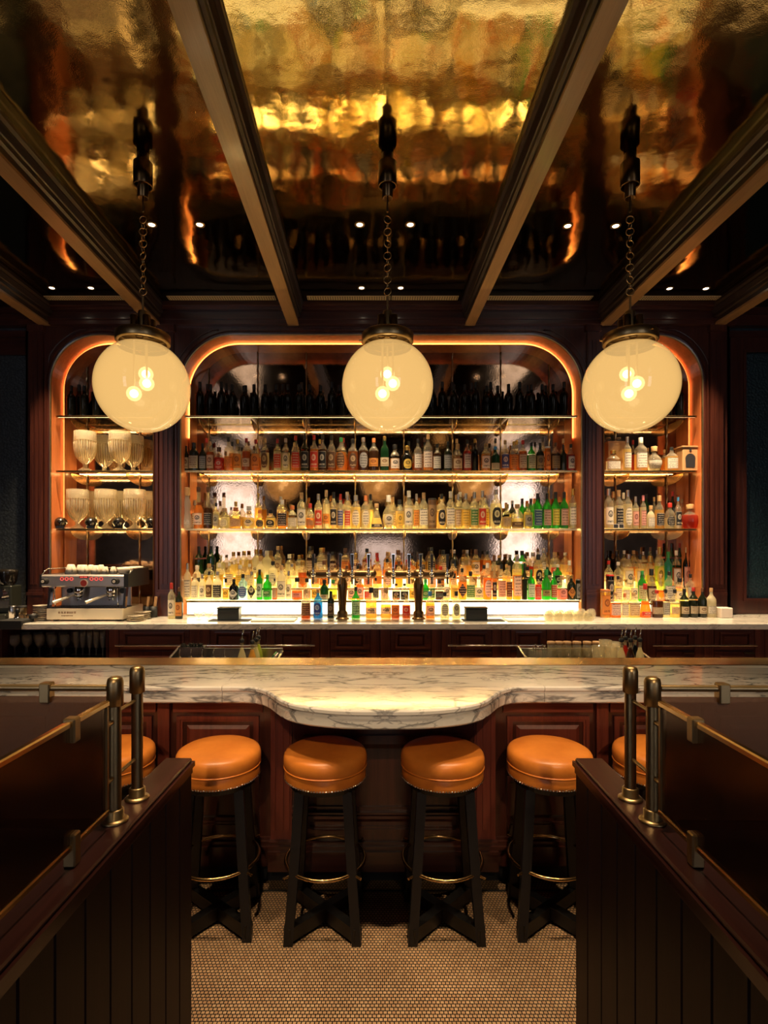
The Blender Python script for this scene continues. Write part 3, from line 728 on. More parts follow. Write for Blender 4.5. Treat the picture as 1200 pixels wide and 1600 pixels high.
# ---- booth partitions with brass-framed glass
YAW = -math.atan(15/850.)
def partition(s):
    side = 'left' if s < 0 else 'right'
    px = 303 if s < 0 else 896
    o3 = (X(px, 1.85), 1.85, 0)
    L = 1.65; hc = 1.056; T = .10
    e = empty('booth_partition', o3, 'dark wooden half-height booth partition on the %s of the aisle' % side, 'partition', 'booth partitions', YAW)
    bxs = lambda mb, a, b, *r: mb.box(s*a, s*b, *r)
    bxs(MB(), .010, T-.005, -L, -.012, .0, hc-.05).build('core', M['dark'], e)
    nb = 15; bw = (L-.012)/nb
    for q in range(nb):
        y0 = -.012-bw*(q+1)+.0015; y1 = -.012-bw*q-.0015
        mb = MB(); mb.prism([(s*.010, y0), (s*.010, y1), (s*.003, y1-.003), (s*.003, y0+.003)], .0, hc-.05).build('board', M['dark'], e)
    bxs(bxs(MB(), -.004, T+.004, -L, 0, hc-.028, hc-.012), .002, T, -L, -.006, hc-.05, hc-.028).build('cap_moulding', M['darky'], e)
    m = MB(); x0, x1 = sorted((s*.004, s*(T-.004))); m.bevbox(x0, x1, -L, -.004, hc-.012, hc, .004); m.build('cap', M['darky'], e)
    # posts, each a thing
    def post(y, lab):
        p = empty('brass_post', (0, 0, 0), lab, 'post', 'brass posts on the booth partitions')
        p.location = Matrix.Translation(o3) @ Matrix.Rotation(YAW, 4, 'Z') @ Vector((s*.055, y, hc))
        MB().lathe([(0, 0), (.033, 0), (.033, .004), (.026, .007), (.022, .009), (.022, .03), (.0165, .033)], seg=28).build('base_flange', M['brass_old'], p)
        MB().cyl((0, 0, .03), (0, 0, .31), .0155, 24).build('shaft', M['brass_old'], p)
        MB().lathe([(.0155, .300), (.0205, .303), (.0205, .362), (.018, .372), (.010, .377), (.004, .376), (0, .374)], seg=28).build('cap', M['brass_old'], p)
        return p
    post(-.305, 'slim brass post nearer the bar on the %s booth partition' % side)
    post(-.432, 'slim brass post where the two glass screens meet on the %s' % side)
    # screen along the partition
    g = empty('glass_screen', o3, 'brass-framed dark glass screen running along the top of the %s partition' % side, 'glass screen', 'booth glass screens', YAW)
    gx = s*.055; y1, y0 = -.480, -L+.05
    z0, z1 = hc+.052, hc+.312
    MB().box(gx-.003, gx+.003, y0, y1, z0, z1).build('glass_pane', M['screen'], g)
    MB().bevbox(gx-.008, gx+.008, y0, y1+.006, z1, z1+.015, .003).build('top_rail', M['brass'], g)
    MB().bevbox(gx-.008, gx+.008, y0, y1+.006, z0-.015, z0, .003).build('bottom_rail', M['brass'], g)
    MB().bevbox(gx-.007, gx+.007, y1-.008, y1+.006, z0, z1, .003).build('frame_stile', M['brass_old'], g)
    for yy in (y1-.14, y1-.62):
        MB().bevbox(gx-.014, gx+.014, yy-.022, yy+.004, z1-.035, z1+.02, .003).build('clamp', M['brass_old'], g)
        MB().bevbox(gx-.014, gx+.014, yy-.022, yy+.004, hc+.0005, z0+.022, .003).build('clamp', M['brass_old'], g)
    for zz in (z0+.065, z1-.05): MB().cyl((gx, y1+.004, zz), (gx, -.4485, zz), .006, 10).build('connector', M['brass_old'], g)
    for zz in (z0+.065, z1-.03): MB().cyl((gx, -.4155, zz), (gx, -.3215, zz), .005, 10).build('connector', M['brass_old'], g)
    # screen across, dividing the booths
    c = empty('cross_screen', o3, 'dark glass screen with a round brass rail running out %s from the posts' % side, 'glass screen', 'booth glass screens', YAW)
    xa, xb = s*.078, s*1.9; yy = -.432
    MB().cyl((s*.0757, yy, 1.403), (xb, yy, 1.403), .0085, 14).build('top_rail', M['brass_old'], c)
    MB().box(xa, xb, yy-.003, yy+.003, 1.062, 1.380).build('glass_pane', M['screen_warm_refl'], c)
    for q in (.18, .9, 1.5): MB().bevbox(*sorted((s*(.055+q-.014), s*(.055+q+.014))), yy-.014, yy+.014, 1.365, 1.417, .003).build('clamp', M['brass_old'], c)
    w = empty('booth_back', o3, 'dark wooden booth back under the %s cross screen' % side, 'booth', 'booth backs', YAW)
    bxs(MB(), T+.008, 1.9, yy-.04, yy+.04, 0, 1.04).build('panel', M['dark'], w); bxs(MB(), T+.008, 1.9, yy-.05, yy+.05, 1.04, 1.061).build('cap', M['darky'], w)
partition(-1); partition(1)

# ---- globe pendants
def pendant(px, lab):
    z = 3.15; e = empty('globe_pendant', (X(px, z), z, HC-.004), lab, 'pendant lamp', 'globe pendants over the bar')
    b = HC-.004; R = .263; gc = 2.70-b
    MB().lathe([(0, 0), (.034, 0), (.034, -.05), (.053, -.054), (.053, -.185), (.049, -.19), (.049, -.17)], seg=32).build('canopy', M['brass_tap'], e)
    MB().lathe([(.03, -.12), (.030, -.255), (.027, -.258), (.027, -.235), (0, -.235)], seg=28).build('canopy_sleeve', M['brass_tap'], e)
    MB().cyl((0, 0, -.17), (0, 0, -.335), .0055, 10).build('upper_rod', M['brass_tap'], e)
    ring = MB().torus((0, 0, 0), .0215, .0026, 'y', 20, 6).mesh('chain_link'); sm = MB().torus((0, 0, 0), .0125, .0022, 'x', 14, 6).mesh('chain_link')
    zt = -.345; zb_ = 3.215-b; n = 7; st = (zt-zb_)/n
    for q in range(n):
        zc = zt-st*(q+.5)
        o = inst('chain_link', ring, M['brass'], e, (0, 0, zc), (1, 1, 1), random.uniform(-.5, .5))
        if q < n-1: inst('chain_link', sm, M['brass'], e, (0, 0, zc-st/2), (1, 1, 1.25*st/.062), random.uniform(-.4, .4))
    MB().cyl((0, 0, zb_+.006), (0, 0, 3.0-b), .0065, 10).build('lower_rod', M['brass_old'], e)
    MB().lathe([(0, 3.135-b), (.026, 3.135-b), (.028, 3.13-b), (.028, 3.0-b)], seg=24).build('socket_collar', M['brass_old'], e)
    for q in range(4):
        a = PI/4+q*PI/2
        MB().lathe([(0, 3.10-b), (.019, 3.10-b), (.022, 3.095-b), (.022, 3.0-b)], (.05*math.cos(a), .05*math.sin(a), 0), 18).build('socket_tube', M['brass_tap'], e)
    MB().lathe([(0, 3.005-b), (.143, 3.005-b), (.15, 3.0-b), (.15, 2.955-b), (.146, 2.95-b), (.13, 2.95-b)], seg=48).build('fitter_ring', M['brass_old'], e)
    for q in range(3):
        a = math.radians(-70+120*q); MB().cyl((.148*math.cos(a), .148*math.sin(a), 2.977-b), (.166*math.cos(a), .166*math.sin(a), 2.977-b), .006, 8).build('thumb_screw', M['brass'], e)
    a0 = math.asin(.138/R)
    MB().lathe([(R*math.sin(t), gc+R*math.cos(t)*1.0) for t in [a0+(PI-a0)*q/40 for q in range(40)]]+[(0, gc-R)], seg=64).build('globe', M['globe'], e)
    for (dx, dy, dz) in ((-.03, -.05, -.055), (.03, -.02, .012), (.0, .04, .085)):
        bl = MB().lathe([(.024*math.sin(PI*q/8) if 0 < q < 8 else 0, -.024*math.cos(PI*q/8)) for q in range(9)], (0, 0, 0), 14).build('bulb', M['bulb'], e, (dx, dy, gc+dz))
        MB().lathe([(.042*math.sin(PI*q/8) if 0 < q < 8 else 0, -.042*math.cos(PI*q/8)) for q in range(9)], (0, 0, 0), 16).build('glow_halo', M['halo'], bl)  # added shell standing in for the bulb's soft halo
        MB().cyl((0, 0, .033), (0, 0, 2.95-b-gc-dz), .006, 8).build('lamp_stem', M['cream'], bl)
    return e
pendant(223.5, 'glowing opal globe pendant on a chain, leftmost of three over the bar'); pendant(605.5, 'glowing opal globe pendant on a chain, middle of three over the bar'); pendant(984.5, 'glowing opal globe pendant on a chain, rightmost of three over the bar')

# ================================================================== shelves, rods, tiers
SH = {'top': 3.03, 'mid': 2.505, 'low': 1.949}
shname = {'top': 'top', 'mid': 'middle', 'low': 'lowest'}
RODS = {'main': [326, 402.5, 478.7, 555, 631, 707, 782.5, 858], 'left': [136, 218], 'right': [962, 1042]}
nname = {'main': 'central niche', 'left': 'left-hand niche', 'right': 'right-hand niche'}
def bracket_mesh():
    pts = [(0, 0), (0, -.085)]+[(-.30+.30*math.cos(t), -.085*1+.085*(1-math.sin(PI/2-t)) if 0 else -.085*math.cos(PI/2*q/8)) for q, t in [(q, 0) for q in range(0)]]
    prof = [(0, 0)]+[(-.28*math.sin(PI/2*q/8), -.085*math.cos(PI/2*q/8)) for q in range(9)]
    return MB().prism_x([(y, z) for y, z in prof], -.003, .003).mesh('bracket')
BRK = bracket_mesh()
for k, (x0, x1, top, r) in NICHE.items():
    for s, h in SH.items():
        e = empty('glass_shelf', ((x0+x1)/2, 5.2, h), '%s glass shelf with a brass edge in the %s' % (shname[s], nname[k]), 'shelf', 'glass shelves')
        w = (x1-x0)/2-.016
        if s == 'top':
            rr = r; dz = h-(top-rr)
            if dz > 0: w -= rr-math.sqrt(max(rr*rr-dz*dz, 0))
        MB().box(-w, w, .004, ZM-5.2-.002, -.012, 0).build('glass', M['shelf'], e)
        MB().bevbox(-w, w, -.004, .004, -.020, -.0005, .002).build('brass_edge', M['brass'], e)
        MB().box(-w+.01, w-.01, .006, .012, -.018, -.0125).build('light_strip', M['led_under_dim' if k == 'right' else 'led_under'], e)
        MB().box(-w, w, ZM-5.2-.014, ZM-5.2-.002, -.022, -.012).build('rear_rail', M['brass'], e)
        for p in RODS[k]:
            xx = X(p, ZM-.01)-(x0+x1)/2
            if abs(xx) < w: inst('bracket', BRK, M['brass'], e, (xx, ZM-5.2-.03, -.0225))
    for j, p in enumerate(RODS[k]):
        xx = X(p, ZM-.01)
        tz = top-.016
        rr = r-.014
        for xe, sg in ((x0+.014+rr, 1), (x1-.014-rr, -1)):
            dx = (xe-xx)*sg
            if dx > 0: tz = min(tz, top-.014-rr+math.sqrt(max(rr*rr-dx*dx, 0)))
        e = MB()
        n = 60; z0 = CT+.001
        vs = []
        for q in range(n+1):                 # twisted square rod
            z = z0+(tz-z0)*q/n; a = q*PI/4*.9
            vs += [(.0075*math.cos(a+b*PI/2), .0075*math.sin(a+b*PI/2), z) for b in range(4)]
        e.add(vs, [(q*4+b, q*4+(b+1) % 4, q*4+4+(b+1) % 4, q*4+4+b) for q in range(n) for b in range(4)]+[(3, 2, 1, 0), tuple(range(4*n, 4*n+4))])
        tag(e.build('shelf_rod', M['rod'], None, (xx, ZM-.012, 0)), '%s twisted brass shelf rod from the left in the %s' % (ordinal(j+1), nname[k]), 'rod', 'twisted brass shelf rods')
# light strips at the back of the shelves
def strip(x0, x1, y, z, lab, mat='led_soft', w=.006):
    tag(MB().box(x0, x1, y-w, y+w, z, z+.006).build('light_strip', M[mat]), lab, 'light strip', 'shelf light strips')
strip(-1.72, 1.86, 5.51, SH['low']+.0005, 'warm light strip behind the tequila bottles on the lowest central shelf')
strip(-1.72, 1.86, 5.51, SH['mid']+.0005, 'warm light strip behind the whisky bottles on the middle central shelf', 'led_mid')
strip(-2.98, -2.16, 5.51, SH['low']+.0005, 'warm light strip behind the lower row of goblets', 'led_gob')
strip(-2.98, -2.16, 5.51, SH['mid']+.0005, 'warm light strip behind the upper row of goblets', 'led_gob')
strip(2.24, 3.02, 5.51, SH['low']+.0005, 'warm light strip on the lowest right-hand shelf', 'led_mid')
strip(2.24, 3.02, 5.51, SH['mid']+.0005, 'warm light strip on the middle right-hand shelf', 'led_mid')

# stepped, lit bottle display
T1, T2, T3 = 1.267, 1.375, 1.475
def tiers(x0, x1, steps, lab, zf):
    e = empty('bottle_steps', ((x0+x1)/2, zf, CT), lab, 'bottle display', 'lit bottle steps')
    w = (x1-x0)/2; z = zf
    for q, (h, d) in enumerate(steps):
        prev = steps[q-1][0] if q else CT
        MB().box(-w, w, z-zf, z-zf+d, h-CT-.014, h-CT).build('step_top', M['led_top'], e)
        MB().box(-w, w, z-zf-.006, z-zf, h-CT-.020, h-CT).build('step_edge', M['brass'], e)
        MB().box(-w+.01, w-.01, z-zf+.004, z-zf+.012, prev-CT+.001+(.018 if q == 0 else 0), h-CT-.014).build('lit_riser', M['led'] if q == 0 else M['led_riser'], e)
        if q == 0: MB().box(-w, w, z-zf-.004, z-zf+.02, .0, .018).build('base_rail', M['steel'], e)
        z += d
    MB().box(-w, -w+.008, .014, z-zf, 0, steps[0][0]-CT-.014).box(w-.008, w, .014, z-zf, 0, steps[0][0]-CT-.014).build('end_panel', M['glass'], e)
tiers(X(291, ZW), X(905, ZW), [(T1, .125), (T2, .12), (T3, .125)], 'long stepped light-box display under the central bottles', ZW-.005)
R1, R2, R3 = CT+.12, CT+.23, CT+.33
tiers(2.20, 3.07, [(R1, .11), (R2, .10), (R3, .11)], 'small stepped light-box display under the right-hand bottles', ZW+.07)

# ================================================================== bottles
PROF = {
 'std':  ([(0, 0), (.92, 0), (1, .02), (1, .56), (.95, .62), (.75, .68), (.45, .74), (.33, .79), (.31, .90)], .36, .87, 1.0),
 'wine': ([(0, 0), (.95, 0), (1, .02), (1, .58), (.92, .65), (.62, .715), (.40, .765), (.37, .86)], .385, .80, 1.0),
 'tall': ([(0, 0), (.93, 0), (1, .02), (1, .63), (.92, .68), (.6, .735), (.42, .78), (.40, .86)], .43, .83, 1.0),
 'squat': ([(0, 0), (.92, 0), (1, .03), (1, .48), (.93, .58), (.66, .68), (.38, .74), (.34, .84)], .44, .82, 1.0),
 'bulb': ([(0, 0), (.66, 0), (.72, .03), (.97, .25), (1, .36), (.92, .50), (.55, .62), (.32, .69), (.28, .82)], .42, .80, 1.0),
 'cone': ([(0, 0), (.95, 0), (1, .03), (.98, .14), (.80, .33), (.55, .52), (.36, .68), (.30, .86)], .36, .83, 1.0),
 'neck': ([(0, 0), (.95, 0), (1, .02), (1, .38), (.92, .45), (.58, .56), (.45, .63), (.36, .90)], .42, .88, 1.0),
 'vase': ([(0, 0), (.88, 0), (1, .04), (1, .18), (.80, .30), (.58, .38), (.62, .48), (.72, .56), (.66, .66), (.46, .74), (.40, .84)], .62, .80, 1.0),
 'can':  ([(0, 0), (.97, 0), (1, .01), (1, .93), (.97, .95)], .98, .93, 1.0),
}
SHAPE = {'s': ('std', 2, 1, 'round'), 'w': ('wine', 2, 1, 'wine-shaped'), 't': ('tall', 2, 1, 'tall'), 'q': ('squat', 2, 1, 'squat'), 'b': ('bulb', 2, 1, 'bulbous'), 'c': ('cone', 2, 1, 'conical'),
         'n': ('neck', 2, 1, 'long-necked'), 'v': ('vase', 2, 1, 'waisted'), 'k': ('can', 2, 1, 'canister'), 'r': ('std', 5, .9, 'square'), 'f': ('squat', 5, .6, 'flat-sided'), 'u': ('tall', 5, .9, 'tall square')}
def cut(prof, f):                           # split a profile at height f
    lo, hi = [], []
    for (r0, z0), (r1, z1) in zip(prof, prof[1:]):
        if not lo: lo.append((r0, z0))
        if z1 <= f: lo.append((r1, z1))
        elif z0 < f:
            r = r0+(r1-r0)*(f-z0)/(z1-z0); lo.append((r, f)); hi += [(r, f), (r1, z1)]
        else: hi.append((r1, z1))
    return lo, hi
_cache = {}
def bmesh_for(sh, fill):
    key = (sh, fill)
    if key in _cache: return _cache[key]
    pn, n, d, _ = SHAPE[sh]; prof, cr, c0, c1 = PROF[pn]; lo, hi = cut(prof, fill)
    seg = 20 if n > 2 else 16
    a = MB().lathe(lo, seg=seg, n=n, sy=d, rot=PI/seg).mesh('liquid'); b = MB().lathe(hi, seg=seg, n=n, sy=d, rot=PI/seg).mesh('glass') if len(hi) > 1 else None
    c = MB().lathe([(cr*.98, c0), (cr, c0+.01), (cr, c1-.012), (cr*.9, c1), (0, c1)], seg=12, sy=max(d, .9)).mesh('cap')
    for m in (a, b, c):
        if m: m.materials.append(None)
    _cache[key] = (a, b, c); return _cache[key]
_lc = {}
def label_mesh(sh, kind):
    key = (sh, kind)
    if key in _lc: return _lc[key]
    pn, n, d, _ = SHAPE[sh]; prof = PROF[pn][0]
    def rad(z):
        for (r0, z0), (r1, z1) in zip(prof, prof[1:]):
            if z0 <= z <= z1 and z1 > z0: return r0+(r1-r0)*(z-z0)/(z1-z0)
        return 1
    bt = {'squat': .46, 'neck': .37, 'bulb': .42, 'cone': .30, 'vase': .2, 'can': .80}.get(pn, .54)
    z0, z1, am = {'r': (.09, bt, 62), 's': (.13, .13+(bt-.13)*.62, 62), 'o': (.08, bt+.01, 52), 'd': (.06, bt, 58), 'h': (.05, .6*bt, 62), 'n': (.10, bt-.02, 36), 'x': (.2*bt, .95*bt, 75)}[kind]
    NA, NZ = 8, 4 if pn in ('cone', 'bulb') else 2
    if kind in 'od': NZ = 4; NA = 12
    vs, uv = [], []
    for i in range(NA+1):
        t = -1+2*i/NA; a = -PI/2+math.radians(am)*t
        e = 1 if kind not in 'od' else (math.sqrt(max(1-t*t, 0)) if kind == 'o' else 1-abs(t))
        for j in range(NZ+1):
            s = -1+2*j/NZ; z = (z0+z1)/2+(z1-z0)/2*s*e
            ca, sa = math.cos(a), math.sin(a); k = (abs(ca)**n+abs(sa)**n)**(-1/n) if n != 2 else 1
            r = rad(z)*k+.022
            vs.append((r*ca, r*sa*d-.0, z)); uv.append((i/NA, .5+.5*s*e))
    fs = [(i*(NZ+1)+j, (i+1)*(NZ+1)+j, (i+1)*(NZ+1)+j+1, i*(NZ+1)+j+1) for i in range(NA) for j in range(NZ)]
    m = MB().add(vs, fs, True).mesh('label'); m.materials.append(None)
    ul = m.uv_layers.new(name='UVMap')
    for lp in m.loops: ul.data[lp.index].uv = uv[lp.vertex_index]
    _lc[key] = m; return m
LIQ = {  # colour, transparency, word
 'c': ((.98, .90, .62), .52, 'clear'), 'y': ((1.0, .82, .36), .42, 'pale yellow'), 'g': ((1.0, .66, .20), .5, 'golden'), 'a': ((.98, .50, .13), .58, 'amber'),
 'o': ((1.0, .40, .08), .55, 'orange'), 'n': ((.66, .24, .07), .62, 'brown'), 'r': ((.70, .10, .06), .60, 'red'), 'k': ((.012, .012, .010), .0, 'black'), 'd': ((.05, .06, .03), .35, 'dark'),
 'e': ((.10, .55, .10), .62, 'green'), 'E': ((.03, .14, .05), .45, 'dark green'), 't': ((.06, .45, .32), .5, 'teal'), 'u': ((.10, .42, .75), .5, 'blue'), 'l': ((.62, .85, .95), .6, 'pale blue'),
 'w': ((.95, .88, .66), .18, 'frosted white'), 'W': ((.78, .72, .64), .0, 'white ceramic'), 'L': ((.75, .85, .20), .55, 'lime yellow'), 'p': ((.85, .30, .22), .55, 'pink'), 'x': ((.16, .07, .03), .5, 'dark brown'), 'b': ((.30, .17, .08), .0, 'brown card')}
LM = {k: glassy('bottle_'+w.replace(' ', '_'), c, t) for k, (c, t, w) in LIQ.items()}
M['bglass'] = glassy('bottle_clear_glass', (.93, .88, .72), .80)
CAPS = {'k': ((.012, .012, .012), 'black'), 'w': ((.75, .70, .6), 'white'), 'r': ((.45, .03, .02), 'red'), 'g': ((.60, .38, .10), 'gold'), 'c': ((.50, .30, .13), 'cork'), 's': ((.55, .5, .45), 'silver'),
        'b': ((.12, .05, .02), 'brown'), 'e': ((.03, .25, .06), 'green'), 'o': ((.65, .20, .06), 'orange'), 'u': ((.06, .25, .5), 'blue'), 'p': ((.6, .2, .2), 'pink'), 't': ((.55, .35, .18), 'tan')}
CM = {k: plain('cap_'+w, c, .35, 1 if k in 'gs' else 0) for k, (c, w) in CAPS.items()}
LAB = {'w': ((.80, .74, .64), (.05, .05, .06), 'white'), 'c': ((.68, .55, .36), (.20, .08, .03), 'cream'), 'k': ((.015, .015, .018), (.6, .55, .45), 'black'), 'r': ((.55, .05, .03), (.7, .6, .45), 'red'),
       'o': ((.75, .30, .06), (.25, .06, .02), 'orange'), 't': ((.40, .24, .11), (.08, .04, .02), 'tan'), 'b': ((.12, .06, .03), (.55, .40, .22), 'brown'), 'u': ((.06, .08, .26), (.7, .65, .6), 'blue'),
       'g': ((.08, .22, .07), (.7, .65, .4), 'green'), 'y': ((.80, .55, .10), (.15, .08, .02), 'yellow'), 'p': ((.72, .38, .32), (.2, .05, .05), 'pink'), 's': ((.42, .40, .38), (.06, .06, .06), 'grey')}
def label_mat(base, ink, seed, style):
    t = NT('label_print'); tc = t.n('ShaderNodeTexCoord'); sp = t.n('ShaderNodeSeparateXYZ', {0: tc.outputs['UV']})
    u, v = sp.outputs[0], sp.outputs[1]
    mp = t.n('ShaderNodeMapping', {0: tc.outputs['UV'], 1: (seed*3.1, seed*1.7, 0), 3: (26, 9, 1)})
    n = t.noise(mp, 1, 2)
    rows = t.math('GREATER_THAN', t.math('FRACT', t.math('MULTIPLY', v, 6.0 if style == 0 else 4.0)), .55)
    txt = t.math('MULTIPLY', t.math('GREATER_THAN', n, .48), rows)
    inu = t.math('LESS_THAN', t.math('ABSOLUTE', t.math('SUBTRACT', u, .5)), .34)
    f = t.math('MULTIPLY', txt, inu)
    # emblem
    du = t.math('MULTIPLY', t.math('SUBTRACT', u, .5), 1.0); dv = t.math('MULTIPLY', t.math('SUBTRACT', v, .62), 1.3)
    d = t.math('SQRT', t.math('ADD', t.math('MULTIPLY', du, du), t.math('MULTIPLY', dv, dv)))
    if style == 1:
        ring = t.math('LESS_THAN', t.math('ABSOLUTE', t.math('SUBTRACT', d, .2)), .05); dot = t.math('MULTIPLY', t.math('LESS_THAN', d, .15), t.math('GREATER_THAN', t.noise(mp, .6, 3), .5))
        low = t.math('LESS_THAN', v, .3); f = t.math('MAXIMUM', t.math('MULTIPLY', f, low), t.math('MAXIMUM', ring, dot))
    bd = t.math('GREATER_THAN', t.math('MAXIMUM', t.math('ABSOLUTE', t.math('SUBTRACT', u, .5)), t.math('ABSOLUTE', t.math('SUBTRACT', v, .5))), .455)
    f = t.math('MAXIMUM', t.math('MULTIPLY', f, .85), t.math('MULTIPLY', bd, .45))
    c = t.n('ShaderNodeMix', {0: f, 6: (*base, 1), 7: (*ink, 1)}, data_type='RGBA')
    df = t.pbsdf(Base_Color=c.outputs[2], Roughness=.5); tl = t.n('ShaderNodeBsdfTranslucent', {0: c.outputs[2]})
    return t.done(t.mix(.35, df, tl))
LBM = {k: [label_mat(b, i, s+ord(k), s % 2) for s in range(2)] for k, (b, i, w) in LAB.items()}
capword = lambda c: '%s cap' % CAPS[c][1] if c != 'c' else 'cork stopper'
ROWS = []
def bottle(px, top, w, spec, base_h, z, rowname, group, fill=None, rnd=random):
    # spec: shape liquid cap label labelkind, e.g. 'sakcr'
    sh, li, ca = spec[0], spec[1], spec[2]; lb = spec[3] if len(spec) > 3 else '-'; lk = spec[4] if len(spec) > 4 else 'r'
    if sh not in SHAPE or li not in LIQ or ca not in CAPS or (lb != '-' and lb not in LAB) or lk not in 'rsodhnx': print('BADSPEC', spec, rowname); sh = sh if sh in SHAPE else 's'; li = li if li in LIQ else 'c'; ca = ca if ca in CAPS else 'k'; lb = lb if lb in LAB else 'w'; lk = lk if lk in 'rsodhnx' else 'r'
    h = H(top, z)-base_h; r = w*z/F/2
    h = min(max(h, .08), .42); r = max(r, .018)
    e = link('wine_bottle' if group.startswith('wine') else ('gift_tube' if li == 'b' else 'liquor_bottle'), None, None, (X(px, z), z, base_h+.0008), rnd.uniform(-.12, .12) if sh not in 'ruf' else 0); e.empty_display_size = .03
    if fill is None: fill = {'k': .5, 'w': .55, 'W': .5, 'b': .9}.get(li, rnd.choice([.42, .5, .56, .6, .64]) if sh not in 'qbfcv' else rnd.choice([.42, .48, .56]))
    if sh == 'k': fill = .9
    a, b, c = bmesh_for(sh, fill); S = (r, r, h)
    inst('liquid' if li not in 'kWwb' else 'body', a, LM[li], e, (0, 0, 0), S)
    if b: inst('glass', b, LM[li] if li in 'kWwbeEdtul' else M['bglass'], e, (0, 0, 0), S)
    inst('cap', c, CM[ca], e, (0, 0, 0), S)
    if lb in LBM: inst('label', label_mesh(sh, lk), rnd.choice(LBM[lb]), e, (0, 0, 0), S)
    ROWS.append((rowname, px, e, li, sh, ca, lb, lk, group)); return e
def place(items, base_h, z, rowname, group, rnd=random):
    # items: [px, top, width, spec]; neighbours are eased apart so that no two bottles touch
    it = sorted([list(i) for i in items])
    for a in it: a[2] = max(a[2], 2*.018*F/z)
    for _ in range(60):
        for a, b in zip(it, it[1:]):
            gap = (b[0]-a[0])-(a[2]+b[2])/2-.35
            if gap < 0: a[0] += gap/2; b[0] -= gap/2
    for a, b in zip(it, it[1:]):
        gap = (b[0]-a[0])-(a[2]+b[2])/2-.35
        if gap < 0: a[2] += gap; b[2] += gap
    for a in it: bottle(*a, base_h, z, rowname, group, rnd=rnd)
def parse(txt, base_h, z, rowname, group):
    items = []
    for tok in txt.split():
        p, t, w, sp = tok.split(','); items.append((float(p), float(t), float(w), sp))
    place(items, base_h, z, rowname, group)

# --- whisky shelf (middle shelf, centre)
parse('''291,697,9,sdkc 303,692,14,udkc 317,693,11,sdks 329,690,12,snccr 343,699,15,qrbro 356,683,14,sakos 371,687,13,scgo 385,685,13,snrcs 400,687,14,sorosr 414,685,13,sccbo
434,686,12,scrr 446,685,13,scswo 462,681,13,sorr 476,680,13,sdkk 491,680,13,sorr 504,680,13,sxkk 518,680,13,snkb 533,684,16,saebo 552,686,16,snkbo 567,684,16,sxsso 584,685,16,sxoos
601,682,13,rEgcs 617,695,15,qakw 636,697,16,qkgyo 653,686,13,snkw 669,679,15,sacw 683,694,13,sxkw 700,690,13,sdks 715,694,15,qncc 730,687,12,srkw 742,686,11,skg 759,693,14,sacw
774,698,14,sEuch 790,688,13,sacu 803,690,14,sago 817,688,13,snrc 830,692,13,sekc 844,692,12,sdkt 856,698,9,kowo 868,692,14,sxbt 880,695,10,sdk 892,694,12,srkw'''.replace('sorosr', 'soro').replace('snccr', 'snccr'), SH['mid'], 5.275, 'front row, middle shelf', 'whisky bottles on the middle shelf')
rb = random.Random(3)
for i in range(18):
    px = 292+i*34.5+rb.uniform(-8, 8)
    bottle(px, rb.uniform(683, 692), rb.uniform(10, 13), 's'+rb.choice('ddxnaak')+rb.choice('kkkbrgc')+rb.choice('--ct'), SH['mid'], 5.42, 'back row, middle shelf', 'whisky bottles on the middle shelf', rnd=rb)
# --- tequila and mezcal shelf (lowest shelf, centre)
parse('''292,762,17,vWcwo 311,761,15,nabw 328,761,14,nxbk 341,786,10,scks 347,794,16,qctwo 366,793,18,qgoc 389,791,17,qywwd 406,797,14,qyoko 423,797,16,qykko 441,781,14,uawk 457,790,15,qcowr 471,770,13,uccw
485,787,13,qarts 497,772,12,tcsr 510,766,11,tctos 521,769,11,tykk 532,772,10,tyru 543,773,10,tcsr 556,774,15,tyswo 572,774,14,tcowo 588,787,19,cyckh 607,774,18,bcwwo 625,781,14,tykyn 641,767,14,tcww
651,772,9,tcso 661,770,13,uccwr 676,779,13,kbkt 690,772,15,sykko 704,768,13,ucwwr 715,772,10,tysc 727,771,13,tysy 741,769,13,tysg 753,767,12,tysr 775,765,18,scsko 792,788,14,qygc 808,788,18,fycbh 825,787,13,sygs
840,771,14,weku 855,771,13,wekp 868,769,13,weky 881,769,13,wekp 895,764,11,tcgw''', SH['low'], 5.275, 'front row, lowest shelf', 'tequila and mezcal bottles on the lowest shelf')
for i in range(17):
    px = 300+i*35.5+rb.uniform(-8, 8)
    li = rb.choice('cyyyg') if px < 780 else rb.choice('eeEdc')
    bottle(px, rb.uniform(768, 786), rb.uniform(10, 13), rb.choice('sttu')+li+rb.choice('kcsswog')+rb.choice('-w-y'), SH['low'], 5.42, 'back row, lowest shelf', 'tequila and mezcal bottles on the lowest shelf', rnd=rb)
